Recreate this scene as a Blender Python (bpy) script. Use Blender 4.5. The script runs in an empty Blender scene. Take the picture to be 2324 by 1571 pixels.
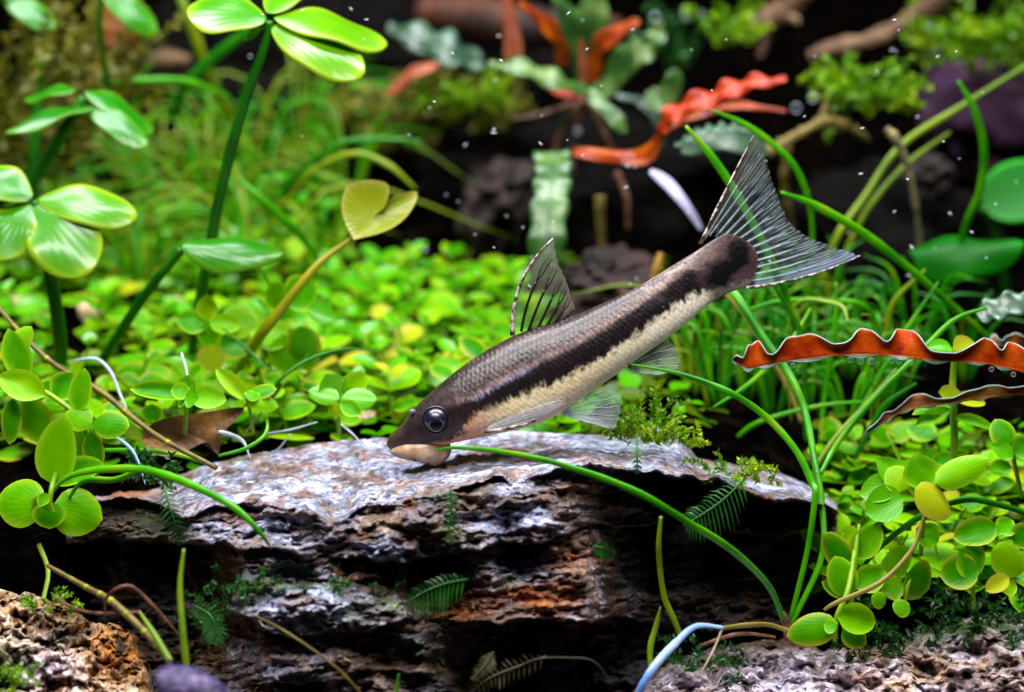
import bpy, math, random
import numpy as np
from mathutils import Vector, Matrix

random.seed(7); rng = np.random.default_rng(7)
S = 0.001                                   # everything below is worked out in millimetres
scene = bpy.context.scene
COL = scene.collection

# ------------------------------------------------------------------ camera
DIST = 150.0; PITCH = math.radians(10.0); FRAME_W = 80.6
FWD = Vector((0, math.cos(PITCH), -math.sin(PITCH)))
UP = Vector((0, math.sin(PITCH), math.cos(PITCH)))
CAM = -FWD * DIST
cam = bpy.data.cameras.new("camera")
cam_o = bpy.data.objects.new("camera", cam); COL.objects.link(cam_o)
cam_o.location = CAM * S
cam_o.rotation_euler = (math.radians(90) - PITCH, 0, 0)
cam.sensor_width = 36.0
cam.lens = 36.0 * DIST / FRAME_W
cam.clip_start = 0.005; cam.clip_end = 5.0
cam.dof.use_dof = True
cam.dof.focus_distance = (DIST - 3.0) * S
cam.dof.aperture_fstop = 27.0
scene.camera = cam_o

# ------------------------------------------------------------------ light
world = bpy.data.worlds.new("World"); scene.world = world
world.use_nodes = True
world.node_tree.nodes["Background"].inputs[0].default_value = (0.75, 0.85, 1.0, 1)
world.node_tree.nodes["Background"].inputs[1].default_value = 0.012

def area(name, loc, target, sx, sy, power, col):
    l = bpy.data.lights.new(name, 'AREA'); l.shape = 'RECTANGLE'
    l.size = sx * S; l.size_y = sy * S; l.energy = power; l.color = col
    o = bpy.data.objects.new(name, l); COL.objects.link(o)
    o.location = Vector(loc) * S
    o.rotation_euler = (Vector(target) - Vector(loc)).to_track_quat('-Z', 'Y').to_euler()
    return o
area("led_bar", (0, 25, 190), (0, 20, 0), 330, 34, 0.9, (0.93, 0.98, 1.0))
area("front_fill", (-12, -66, 108), (0, 0, -8), 130, 26, 0.21, (1.0, 0.97, 0.95))  # added fill lamp for the fish flank, no tank fixture

scene.view_settings.view_transform = 'Standard'
scene.view_settings.look = 'None'
scene.view_settings.exposure = 0.7
scene.view_settings.gamma = 1.0
scene.render.engine = 'CYCLES'
scene.cycles.use_denoising = True
scene.cycles.max_bounces = 8
scene.cycles.transparent_max_bounces = 24
scene.cycles.caustics_reflective = False
scene.cycles.caustics_refractive = False

# ------------------------------------------------------------------ helpers
K = FRAME_W / 2324.0 / DIST                 # photo read at 2324 px width
def ray(dx, dy):
    return FWD + Vector((1, 0, 0)) * ((dx - 1162) * K) - UP * ((dy - 785.5) * K)
def P(dx, dy, Y):
    d = ray(dx, dy); return CAM + d * ((Y - CAM.y) / d.y)
def Ps(x, y, Y):
    return P(x / 1.10155, y / 1.10155, Y)
def mmpx(Y):                                # mm for one pixel at depth Y
    return FRAME_W / 2324.0 * (Y - CAM.y) / (DIST * math.cos(PITCH))

def lin(h):
    h = h.lstrip('#'); r = []
    for i in (0, 2, 4):
        c = int(h[i:i+2], 16) / 255
        r.append(c / 12.92 if c <= 0.04045 else ((c + 0.055) / 1.055) ** 2.4)
    return (r[0], r[1], r[2], 1.0)

def _h(ix, iy, iz, s):
    n = ix * 127.1 + iy * 311.7 + iz * 74.7 + s * 53.3
    v = np.sin(n) * 43758.5453
    return v - np.floor(v)
def vnoise(x, y, z, s=0):
    ix, iy, iz = np.floor(x), np.floor(y), np.floor(z)
    fx, fy, fz = x - ix, y - iy, z - iz
    fx = fx*fx*(3-2*fx); fy = fy*fy*(3-2*fy); fz = fz*fz*(3-2*fz)
    def L(a, b, t): return a + (b - a) * t
    return L(L(L(_h(ix,iy,iz,s), _h(ix+1,iy,iz,s), fx), L(_h(ix,iy+1,iz,s), _h(ix+1,iy+1,iz,s), fx), fy),
             L(L(_h(ix,iy,iz+1,s), _h(ix+1,iy,iz+1,s), fx), L(_h(ix,iy+1,iz+1,s), _h(ix+1,iy+1,iz+1,s), fx), fy), fz) * 2 - 1
def fbm(x, y, z, oct=4, s=0):
    a, f, t = 1.0, 1.0, 0.0
    for o in range(oct):
        t = t + a * vnoise(x * f, y * f, z * f, s + o * 7); a *= 0.5; f *= 2.03
    return t
def sstep(a, b, x):
    t = np.clip((x - a) / (b - a), 0, 1); return t * t * (3 - 2 * t)

BASE = {}
def thing(name, label, cat, base, group=None):
    o = bpy.data.objects.new(name, None); COL.objects.link(o)
    o.empty_display_size = 0.002
    o.location = Vector(base) * S
    o["label"] = label; o["category"] = cat
    if group: o["group"] = group
    BASE[o.name] = Vector(base)
    return o
def mesh(name, verts, faces, smooth=True):
    me = bpy.data.meshes.new(name)
    me.from_pydata([tuple(v) for v in verts], [], faces)
    if smooth: me.polygons.foreach_set("use_smooth", [True] * len(me.polygons))
    me.update(); return me
def obj(name, verts, faces, mat, parent=None, base=None, smooth=True):
    """verts in world millimetres; parented to its thing, or top level with its origin at base"""
    if parent is not None: b = BASE[parent.name]
    else: b = Vector(base) if base is not None else Vector((0, 0, 0))
    vs = (np.array([tuple(v) for v in verts], dtype=float) - np.array(b)) * S
    me = mesh(name, vs, faces, smooth)
    o = bpy.data.objects.new(name, me); COL.objects.link(o)
    if isinstance(mat, (list, tuple)):
        for m in mat: me.materials.append(m)
    elif mat: me.materials.append(mat)
    if parent is not None: o.parent = parent
    else: o.location = b * S
    BASE[o.name] = b
    return o
def tag(o, label, cat, group=None, kind=None):
    if label: o["label"] = label
    if cat: o["category"] = cat
    if group: o["group"] = group
    if kind: o["kind"] = kind
    return o
def vcol(o, name, arr):
    a = o.data.color_attributes.new(name, 'FLOAT_COLOR', 'POINT')
    arr = np.asarray(arr, dtype=np.float32)
    if arr.shape[1] == 3: arr = np.hstack([arr, np.ones((len(arr), 1), np.float32)])
    a.data.foreach_set("color", arr.ravel())
def vfloat(o, name, arr):
    a = o.data.attributes.new(name, 'FLOAT', 'POINT'); a.data.foreach_set("value", np.asarray(arr, dtype=np.float32))

def spline(pts, n):
    pts = [Vector(p) for p in pts]
    if len(pts) == 2: pts = [pts[0], (pts[0] + pts[1]) / 2, pts[1]]
    p = [pts[0] * 2 - pts[1]] + pts + [pts[-1] * 2 - pts[-2]]
    m = len(pts) - 1; out = []
    for k in range(n):
        t = k / (n - 1) * m; i = min(int(t), m - 1); u = t - i
        a, b, c, d = p[i], p[i+1], p[i+2], p[i+3]
        out.append(0.5 * ((2*b) + (c - a) * u + (2*a - 5*b + 4*c - d) * u*u + (3*b - a - 3*c + d) * u**3))
    return out
def interp(vals, t):
    if not isinstance(vals, (list, tuple)): return vals
    x = t * (len(vals) - 1); i = min(int(x), len(vals) - 2); return vals[i] + (vals[i+1] - vals[i]) * (x - i)
def tube(pts, rad, n=24, sides=8, flat=1.0, wob=0.0, seed=0):
    c = spline(pts, n); V, F = [], []
    prev = None; r0 = random.Random(seed)
    for i, p in enumerate(c):
        d = (c[min(i+1, n-1)] - c[max(i-1, 0)]).normalized()
        s = d.cross(FWD) if prev is None else prev - d * prev.dot(d)
        if s.length < 1e-4: s = d.cross(Vector((0, 0, 1)))
        s.normalize(); prev = s; b = d.cross(s)
        r = interp(rad, i / (n - 1)) * (1 + wob * (r0.random() - .5) * 2)
        for k in range(sides):
            a = 2 * math.pi * k / sides
            V.append(p + s * (r * math.cos(a)) + b * (r * flat * math.sin(a)))
    for i in range(n - 1):
        for k in range(sides):
            k2 = (k + 1) % sides
            F.append((i*sides+k, i*sides+k2, (i+1)*sides+k2, (i+1)*sides+k))
    V += [c[0], c[-1]]; a, b = len(V) - 2, len(V) - 1
    for k in range(sides):
        k2 = (k + 1) % sides
        F.append((a, k2, k)); F.append((b, (n-1)*sides+k, (n-1)*sides+k2))
    return V, F
def join(parts):
    V, F = [], []
    for v, f in parts:
        o = len(V); V += list(v); F += [tuple(i + o for i in q) for q in f]
    return V, F
def path(lst, Y=None):
    """[(dx,dy) or (dx,dy,Y)] in photo pixels -> points; Y may be one depth or (start, end)"""
    out = []; n = len(lst)
    for i, p in enumerate(lst):
        if len(p) == 3: y = p[2]
        elif isinstance(Y, tuple): y = Y[0] + (Y[1] - Y[0]) * i / (n - 1)
        else: y = Y
        out.append(P(p[0], p[1], y))
    return out

# ------------------------------------------------------------------ materials
def new_mat(name):
    m = bpy.data.materials.new(name); m.use_nodes = True
    nt = m.node_tree; nt.nodes.clear()
    out = nt.nodes.new('ShaderNodeOutputMaterial')
    return m, nt, out
def N(nt, t, **kw):
    n = nt.nodes.new(t)
    for k, v in kw.items():
        if k.startswith('i_'):
            key = k[2:]; key = int(key) if key.isdigit() else key.replace('_', ' ')
            n.inputs[key].default_value = v
        else: setattr(n, k, v)
    return n
def ramp(nt, stops, interp_='LINEAR'):
    r = nt.nodes.new('ShaderNodeValToRGB'); e = r.color_ramp; e.interpolation = interp_
    while len(e.elements) < len(stops): e.elements.new(0.5)
    for el, (p, c) in zip(e.elements, stops): el.position = p; el.color = c
    return r

def leaf_mat(name, cols, rough=0.32, trans=0.4, spec=0.13, edge=None, vein=0.25, tcol=None, sheen=0.0):
    m, nt, out = new_mat(name); L = nt.links.new
    oi = N(nt, 'ShaderNodeObjectInfo')
    tc = N(nt, 'ShaderNodeTexCoord')
    nz = N(nt, 'ShaderNodeTexNoise', i_Scale=3.0, i_Detail=3.0)
    L(tc.outputs['Object'], nz.inputs['Vector'])
    add = N(nt, 'ShaderNodeMath', operation='MULTIPLY_ADD'); add.inputs[1].default_value = 0.55
    L(nz.outputs['Fac'], add.inputs[0])
    sc = N(nt, 'ShaderNodeMath', operation='MULTIPLY_ADD'); sc.inputs[1].default_value = 0.8; sc.inputs[2].default_value = -0.18
    L(oi.outputs['Random'], sc.inputs[0]); L(sc.outputs[0], add.inputs[2])
    n = len(cols)
    r = ramp(nt, [(i / (n - 1), lin(c)) for i, c in enumerate(cols)])
    L(add.outputs[0], r.inputs['Fac'])
    col = r.outputs['Color']
    at = N(nt, 'ShaderNodeAttribute', attribute_name='rim')
    if edge:
        mx = N(nt, 'ShaderNodeMix', data_type='RGBA'); L(at.outputs['Fac'], mx.inputs[0])
        L(col, mx.inputs[6]); mx.inputs[7].default_value = lin(edge); col = mx.outputs[2]
    # fan of fine veins
    vn = N(nt, 'ShaderNodeAttribute', attribute_name='vein')
    wv = N(nt, 'ShaderNodeMath', operation='MULTIPLY'); wv.inputs[1].default_value = 40.0
    L(vn.outputs['Fac'], wv.inputs[0])
    sn = N(nt, 'ShaderNodeMath', operation='SINE'); L(wv.outputs[0], sn.inputs[0])
    nz2 = N(nt, 'ShaderNodeTexNoise', i_Scale=14.0, i_Detail=2.0); L(tc.outputs['Object'], nz2.inputs['Vector'])
    ad = N(nt, 'ShaderNodeMath', operation='MULTIPLY_ADD'); ad.inputs[1].default_value = 0.35
    L(sn.outputs[0], ad.inputs[0]); L(nz2.outputs['Fac'], ad.inputs[2])
    bp = N(nt, 'ShaderNodeBump', i_Strength=vein); bp.inputs['Distance'].default_value = 0.00012
    L(ad.outputs[0], bp.inputs['Height'])
    pb = N(nt, 'ShaderNodeBsdfPrincipled', i_Roughness=rough)
    pb.inputs['Specular IOR Level'].default_value = spec
    L(col, pb.inputs['Base Color']); L(bp.outputs[0], pb.inputs['Normal'])
    if sheen: pb.inputs['Coat Weight'].default_value = sheen; pb.inputs['Coat Roughness'].default_value = 0.22
    tr = N(nt, 'ShaderNodeBsdfTranslucent'); L(bp.outputs[0], tr.inputs['Normal'])
    if tcol: tr.inputs['Color'].default_value = lin(tcol)
    else: L(col, tr.inputs['Color'])
    mx = N(nt, 'ShaderNodeMixShader'); mx.inputs[0].default_value = trans
    L(pb.outputs[0], mx.inputs[1]); L(tr.outputs[0], mx.inputs[2]); L(mx.outputs[0], out.inputs[0])
    return m

def simple_mat(name, cols, scale=300.0, rough=0.5, bump=0.3, bdist=0.0003, spec=0.4, trans=0.0, detail=6.0, coords='Object', contrast=(0.3, 0.7)):
    m, nt, out = new_mat(name); L = nt.links.new
    tc = N(nt, 'ShaderNodeTexCoord')
    nz = N(nt, 'ShaderNodeTexNoise', i_Scale=scale, i_Detail=detail); L(tc.outputs[coords], nz.inputs['Vector'])
    n = len(cols); a, b = contrast
    r = ramp(nt, [(a + (b - a) * i / max(n - 1, 1), lin(c)) for i, c in enumerate(cols)])
    L(nz.outputs['Fac'], r.inputs['Fac'])
    nz2 = N(nt, 'ShaderNodeTexNoise', i_Scale=scale * 4, i_Detail=4.0); L(tc.outputs[coords], nz2.inputs['Vector'])
    bp = N(nt, 'ShaderNodeBump', i_Strength=bump); bp.inputs['Distance'].default_value = bdist
    L(nz2.outputs['Fac'], bp.inputs['Height'])
    pb = N(nt, 'ShaderNodeBsdfPrincipled', i_Roughness=rough); pb.inputs['Specular IOR Level'].default_value = spec
    L(r.outputs[0], pb.inputs['Base Color']); L(bp.outputs[0], pb.inputs['Normal'])
    if trans:
        tr = N(nt, 'ShaderNodeBsdfTranslucent'); L(r.outputs[0], tr.inputs['Color'])
        mx = N(nt, 'ShaderNodeMixShader'); mx.inputs[0].default_value = trans
        L(pb.outputs[0], mx.inputs[1]); L(tr.outputs[0], mx.inputs[2]); L(mx.outputs[0], out.inputs[0])
    else: L(pb.outputs[0], out.inputs[0])
    return m

def stain_mat(name, rough=0.75, bump=0.6, fine=1400.0):
    """rock whose mineral colour and any painted shade sit in the 'tint' attribute, with fine grain on top"""
    m, nt, out = new_mat(name); L = nt.links.new
    tc = N(nt, 'ShaderNodeTexCoord')
    at = N(nt, 'ShaderNodeAttribute', attribute_name='tint')
    mp = N(nt, 'ShaderNodeMapping'); mp.inputs['Scale'].default_value = (1, 1, 2.4); L(tc.outputs['Object'], mp.inputs['Vector'])
    nz = N(nt, 'ShaderNodeTexNoise', i_Scale=fine, i_Detail=7.0, i_Roughness=0.7); L(mp.outputs[0], nz.inputs['Vector'])
    r = ramp(nt, [(0.36, (0.12, 0.10, 0.09, 1)), (0.50, (0.8, 0.78, 0.78, 1)), (0.62, (1.6, 1.6, 1.65, 1))])
    L(nz.outputs['Fac'], r.inputs['Fac'])
    mx = N(nt, 'ShaderNodeMix', data_type='RGBA', blend_type='MULTIPLY'); mx.inputs[0].default_value = 0.85
    L(at.outputs['Color'], mx.inputs[6]); L(r.outputs[0], mx.inputs[7])
    vo = N(nt, 'ShaderNodeTexVoronoi', i_Scale=fine * 0.9); L(mp.outputs[0], vo.inputs['Vector'])
    sp_ = N(nt, 'ShaderNodeSeparateColor'); L(vo.outputs['Color'], sp_.inputs[0])
    r2 = ramp(nt, [(0.0, (0.28, 0.24, 0.22, 1)), (0.35, (0.75, 0.70, 0.68, 1)), (0.7, (1.05, 1.05, 1.1, 1)), (1.0, (1.6, 1.6, 1.75, 1))]); L(sp_.outputs[0], r2.inputs['Fac'])
    mx2 = N(nt, 'ShaderNodeMix', data_type='RGBA', blend_type='MULTIPLY'); mx2.inputs[0].default_value = .45
    L(mx.outputs[2], mx2.inputs[6]); L(r2.outputs[0], mx2.inputs[7])
    sm = N(nt, 'ShaderNodeMath', operation='ADD'); L(nz.outputs['Fac'], sm.inputs[0]); L(vo.outputs['Distance'], sm.inputs[1])
    bp = N(nt, 'ShaderNodeBump', i_Strength=bump); bp.inputs['Distance'].default_value = 0.0005
    L(sm.outputs[0], bp.inputs['Height'])
    pb = N(nt, 'ShaderNodeBsdfPrincipled', i_Roughness=rough); pb.inputs['Specular IOR Level'].default_value = 0.45
    L(mx2.outputs[2], pb.inputs['Base Color']); L(bp.outputs[0], pb.inputs['Normal']); L(pb.outputs[0], out.inputs[0])
    return m

LEAF_LIME = leaf_mat('leaf_lime', ['#2e8200', '#469e00', '#60b000', '#7cbc00', '#9cb802'], rough=0.34, trans=0.42, vein=0.07, edge='#9cc820')
LEAF_LIME2 = leaf_mat('leaf_lime_deep', ['#1e6800', '#348a00', '#50a000', '#6cb000'], rough=0.3, trans=0.4, vein=0.07, edge='#a8b028')
LEAF_PALE = leaf_mat('leaf_pale', ['#3c9a04', '#5cb410', '#58aa02', '#74bc20'], rough=0.26, trans=0.38, spec=0.4, vein=0.06)
LEAF_YEL = leaf_mat('leaf_yellow', ['#b0c010', '#c4c818', '#b8c21a', '#a4b818'], rough=0.35, trans=0.45, vein=0.08, edge='#c8b040')
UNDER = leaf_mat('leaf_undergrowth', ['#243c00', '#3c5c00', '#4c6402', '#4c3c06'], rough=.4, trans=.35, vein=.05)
CLOVER = leaf_mat('clover_leaf', ['#287800', '#3c8c00', '#549800', '#70a400'], rough=0.25, trans=0.3, spec=0.5, vein=0.09, edge='#a8c428', sheen=0.0)
CLOVER_D = leaf_mat('clover_leaf_dark', ['#125c04', '#1c7204', '#247c08', '#30880a'], rough=0.28, trans=0.25, spec=0.55, vein=0.12, edge='#6aa820', sheen=0.0)
HEART = leaf_mat('heart_leaf', ['#8c9c02', '#98a804', '#a4b006', '#b0b40c'], rough=0.3, trans=0.5, spec=0.6, vein=0.25, edge='#c8c060')
ROUND_D = leaf_mat('round_dark_leaf', ['#065c04', '#086a04', '#0a7406'], rough=0.45, trans=0.35, spec=0.2, vein=0.15, edge='#1c9a10')
def stalk_mat(name, cols, rough=0.35, trans=0.1, scale=220): return simple_mat(name, cols, scale=scale, rough=rough, bump=0.25, bdist=0.0001, trans=trans)
STEM_D = stalk_mat('stem_dark_green', ['#0c4a06', '#176008', '#246c0c'])
STEM_O = stalk_mat('stem_olive', ['#7c7c04', '#90900a', '#a09c10'])
STEM_L = stalk_mat('stem_lime', ['#6a9c14', '#86b01c', '#9cbc2c'], trans=0.25)
BLADE = stalk_mat('blade_green', ['#1e7c02', '#3a9c02', '#58b004', '#88b010'], rough=0.3, trans=0.35)
BLADE_D = stalk_mat('blade_dark', ['#126006', '#1e7808', '#2c860c'], rough=0.3, trans=0.25)
BLADE_O = stalk_mat('blade_olive', ['#587808', '#74900c', '#8c9c14'], rough=0.4, trans=0.25)
BLADE_Y = stalk_mat('blade_dry', ['#6c6424', '#8a7c34', '#9c8a48'], rough=0.5, trans=0.15)
ROOT_W = stalk_mat('root_white', ['#a8b4cc', '#cdd4e4', '#dfe4ee'], rough=0.3, trans=0.2, scale=500)
ROOT_B = stalk_mat('root_blue_white', ['#6c9ae0', '#a4c2ee', '#dfe8f4'], rough=0.22, trans=0.25, scale=260)
ROOT_T = stalk_mat('root_tan', ['#7c6c4c', '#9c8c68', '#b4a888'], rough=0.45, trans=0.2, scale=500)
TWIG = stalk_mat('twig_brown', ['#3c2c14', '#5c4c18', '#746420'], rough=0.5, trans=0.0, scale=600)
ROOTBR = stalk_mat('root_brown', ['#3c2018', '#6c4434', '#8c6450'], rough=0.5, trans=0.0, scale=900)
WOOD = simple_mat('driftwood', ['#140b07', '#33200f', '#5c402a', '#84684c'], scale=180, rough=0.7, bump=0.9, bdist=0.0008)
WOODDK = simple_mat('driftwood_dark', ['#0c0705', '#1c100b', '#34201a'], scale=160, rough=0.75, bump=0.9, bdist=0.0008)
WOODOR = simple_mat('driftwood_orange', ['#3c1c08', '#7c4410', '#a06424', '#8c6c54'], scale=130, rough=0.6, bump=0.5, bdist=0.0006)
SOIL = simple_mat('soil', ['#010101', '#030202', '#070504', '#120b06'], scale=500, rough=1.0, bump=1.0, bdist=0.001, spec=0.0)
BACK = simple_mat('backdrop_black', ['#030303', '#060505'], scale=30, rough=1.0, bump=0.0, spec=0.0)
MOSS = stalk_mat('moss_green', ['#3c7404', '#6c9c04', '#a0b808'], rough=0.45, trans=0.35, scale=260)
MOSS_D = stalk_mat('moss_dark', ['#0a2c08', '#164a10', '#28601a'], rough=0.4, trans=0.25, scale=300)
MOSS_O = stalk_mat('moss_olive', ['#4c4c0c', '#6c6c14', '#848024'], rough=0.5, trans=0.25, scale=300)
DEADLEAF = simple_mat('dead_leaf', ['#1c0e04', '#54300a', '#7c5418', '#a48c6c'], scale=260, rough=0.55, bump=0.6, bdist=0.0004, trans=0.1)
ROCK = stain_mat('layered_rock')
ROCK2 = stain_mat('foreground_rock', fine=900.0)

# ------------------------------------------------------------------ ground
def soil_z(X, Y):
    X = np.asarray(X, float); Y = np.asarray(Y, float)
    terr = -12.5 + 0.14 * (Y - 8) + 0.22 * np.maximum(Y - 72, 0)
    low = -34.0
    edge = 14.0 - 9.0 * sstep(-27, -36, X)
    t = sstep(edge - 7, edge, Y)
    z = low + (terr - low) * t
    zr = -27.0 + 17.0 * sstep(-14, 34, Y) + np.maximum(Y - 34, 0) * 0.11 + 0.22 * np.maximum(Y - 72, 0)
    r = sstep(18, 27, X)
    return z * (1 - r) + zr * r
def _ss(a, b, x):
    t = min(max((x - a) / (b - a), 0.0), 1.0); return t * t * (3 - 2 * t)
def soil1(X, Y):
    bk = 0.22 * max(Y - 72, 0)
    e = 14.0 - 9.0 * _ss(-27, -36, X)
    z = -34.0 + (21.5 + 0.14 * (Y - 8) + bk) * _ss(e - 7, e, Y)
    zr = -27.0 + 17.0 * _ss(-14, 34, Y) + max(Y - 34, 0) * 0.11 + bk
    r = _ss(18, 27, X); return z * (1 - r) + zr * r
def hit(dx, dy, lift=0.0):
    d = ray(dx, dy); Y = -40.0
    while Y < 165:
        p = CAM + d * ((Y - CAM.y) / d.y)
        if p.z < soil1(p.x, Y) + lift: return p
        Y += 0.5
    return CAM + d * ((165 - CAM.y) / d.y)

gx = np.concatenate([np.linspace(-140, -62, 20), np.linspace(-60, 60, 150), np.linspace(62, 140, 20)])
gy = np.concatenate([np.linspace(-60, 90, 170), np.linspace(92, 180, 40)])
GX, GY = np.meshgrid(gx, gy)
GZ = soil_z(GX, GY) + fbm(GX * .12, GY * .12, GX * 0, 3) * 0.6 + fbm(GX * .9, GY * .9, GX * 0, 2, 4) * 0.5
nx_, ny_ = len(gx), len(gy)
V = np.stack([GX.ravel(), GY.ravel(), GZ.ravel()], 1)
F = [(j*nx_+i, j*nx_+i+1, (j+1)*nx_+i+1, (j+1)*nx_+i) for j in range(ny_-1) for i in range(nx_-1)]
tag(obj('substrate', V, F, SOIL), 'dark brown aquarium soil under the plants', None, kind='structure')
V = [(-260, 182, -60), (260, 182, -60), (260, 182, 160), (-260, 182, 160), (-260, 186, -60), (260, 186, -60), (260, 186, 160), (-260, 186, 160)]
F = [(0,1,2,3), (5,4,7,6), (4,0,3,7), (1,5,6,2), (3,2,6,7), (4,5,1,0)]
tag(obj('backdrop', V, F, BACK, smooth=False), 'black rear wall of the tank', None, kind='structure')

# ------------------------------------------------------------------ main layered rock
def line(pts):
    a = np.array(pts, float); return lambda x: np.interp(x, a[:, 0], a[:, 1])
Hh = line([(150,1135),(210,1108),(300,1095),(360,1094),(420,1075),(480,1052),(600,1026),(740,1003),(870,994),(960,998),(1060,988),(1150,978),(1210,980),(1300,986),(1400,986),(1500,966),(1545,985),(1580,1040),(1700,1060),(1780,1076),(1845,1108),(1900,1140)])
U1 = line([(150,1160),(300,1135),(360,1140),(413,1168),(540,1143),(620,1157),(690,1150),(772,1180),(839,1150),(930,1126),(1007,1112),(1074,1099),(1175,1089),(1242,1072),(1427,1060),(1540,1082),(1640,1100),(1720,1127),(1850,1137),(1900,1160)])
U2 = line([(150,1230),(400,1226),(500,1237),(640,1250),(720,1256),(800,1266),(860,1276),(950,1269),(1060,1251),(1150,1236),(1290,1216),(1360,1190),(1500,1190),(1900,1220)])
U3 = line([(150,1480),(500,1395),(560,1402),(660,1452),(740,1443),(860,1424),(960,1402),(1060,1415),(1120,1412),(1350,1402),(1500,1420),(1900,1440)])
U4 = line([(150,1600),(560,1560),(700,1545),(900,1520),(1000,1540),(1100,1580),(1900,1600)])
U5 = lambda x: x * 0 + 1800.0
LIP = [line([(150,0),(330,-2),(420,-9),(600,-10),(900,-10),(1300,-9.5),(1550,-8),(1850,-6),(1900,-4)]),
       line([(150,0),(380,-3),(440,-11.5),(620,-12.5),(860,-13.5),(1290,-13),(1370,-6),(1500,1),(1900,3)]),
       line([(150,2),(480,-3),(560,-16),(900,-17),(980,-12),(1060,-13),(1120,-17),(1330,-16),(1400,-6),(1480,0),(1900,2)]),
       line([(150,0),(500,-8),(600,-16),(800,-18),(960,-17),(1060,-8),(1150,-3),(1900,1)]),
       line([(150,-8),(500,-16),(800,-19),(1000,-16),(1150,-6),(1900,-3)])]
DEP = [18.0, 5.5, 7.5, 5.0, 3.0]
POW = [0.85, 1.3, 1.15, 1.0, 1.0]
NXR, NYR = 560, 380
dxs = np.linspace(150, 1900, NXR)
vs = np.linspace(0, 1, NYR)
DX, VV = np.meshgrid(dxs, vs)
HX = Hh(DX); DY = HX + (1795 - HX) * VV
wob = fbm(DX / 60, DX * 0 + 3.1, DX * 0, 3, 11) * 9
lines = [HX, U1(DX) + wob, U2(DX) + wob * 0.9, U3(DX) - wob, U4(DX) + wob, U5(DX)]
Yr = np.zeros_like(DX)
for i in range(5):
    a, b = lines[i], lines[i + 1]
    t = np.clip((b - DY) / np.maximum(b - a, 4), 0, 1)
    Yb = LIP[i](DX) + DEP[i] * (np.clip(t, 0, 1) ** POW[i]) * (1.0 if i == 0 else np.clip(0.5 + 0.5 * vnoise(DX / 90, DX * 0, DX * 0 + i, 5) + .35, 0.35, 1.2))
    Yr = np.where((DY > a) | (i == 0), Yb, Yr)
# soften the jumps a little
for _ in range(1):
    Yr[1:-1] = 0.2 * Yr[:-2] + 0.6 * Yr[1:-1] + 0.2 * Yr[2:]
topw = sstep(0, 0.06, VV)
amp = 0.35 + 0.65 * sstep(0.0, 0.35, np.clip((DY - lines[1]) / 60 + 0.35, 0, 1))
Yr += amp * (fbm(DX / 110, DY / 60, DX * 0, 4, 21) * 1.5 + fbm(DX / 30, DY / 14, DX * 0, 4, 31) * 0.45)
strata = vnoise(DX / 170, (DY + 0.12 * DX + 14 * vnoise(DX / 120, DY / 90, DX * 0, 3)) / 9.0, DX * 0, 44)
Yr += amp * strata * 0.4
def cells(x, y, s):
    ix, iy = np.floor(x), np.floor(y); best = np.full(x.shape, 9.0); val = np.zeros(x.shape)
    for a in (-1, 0, 1):
        for b in (-1, 0, 1):
            cx, cy = ix + a, iy + b
            d = np.hypot(cx + _h(cx, cy, cx * 0, s) - x, cy + _h(cx, cy, cx * 0 + 1, s) - y)
            m_ = d < best; best = np.where(m_, d, best); val = np.where(m_, _h(cx, cy, cx * 0 + 2, s), val)
    return val, best
wx, wy = DX + 10 * vnoise(DX / 22, DY / 22, DX * 0, 7), DY + 0.10 * DX + 8 * vnoise(DX / 25, DY / 18, DX * 0, 8)
v1, d1 = cells(wx / 34, wy / 15, 3); v2, d2 = cells(wx / 13, wy / 8, 5)
Yr += amp * ((v1 - .5) * 0.9 + (v2 - .5) * 0.35)
dyj = fbm(DX / 34, DY / 26, DX * 0 + 2, 4, 61) * 3.2 * (0.5 + topw) + fbm(DX / 10, DY / 8, DX * 0 + 5, 2, 66) * 1.2
DYj = DY + dyj
kx = (DX - 1162) * K; ky = (DYj - 785.5) * K
RX = kx; RY = FWD.y - UP.y * ky; RZ = FWD.z - UP.z * ky
T = (Yr - CAM.y) / RY
RXw, RYw, RZw = CAM.x + RX * T, CAM.y + RY * T, CAM.z + RZ * T
# back side: a few rows going down behind the crest
rows = []
for k, (dyb, dz) in enumerate([(9, -16.0), (6, -9.0), (3.5, -4.0), (1.6, -1.2)]):
    n2 = fbm(RXw[0] / 3, RXw[0] * 0 + k, RXw[0] * 0, 3, 9) * .5
    rows.append(np.stack([RXw[0], RYw[0] + dyb, RZw[0] + dz + n2], 1))
Vr = np.concatenate([np.concatenate(rows)] + [np.stack([RXw.ravel(), RYw.ravel(), RZw.ravel()], 1)])
nr = NYR + 4
Fr = [(j*NXR+i, (j+1)*NXR+i, (j+1)*NXR+i+1, j*NXR+i+1) for j in range(nr-1) for i in range(NXR-1)]
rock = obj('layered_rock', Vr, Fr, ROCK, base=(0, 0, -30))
tag(rock, 'layered grey and brown rock the striped fish is feeding on', 'rock')
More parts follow.
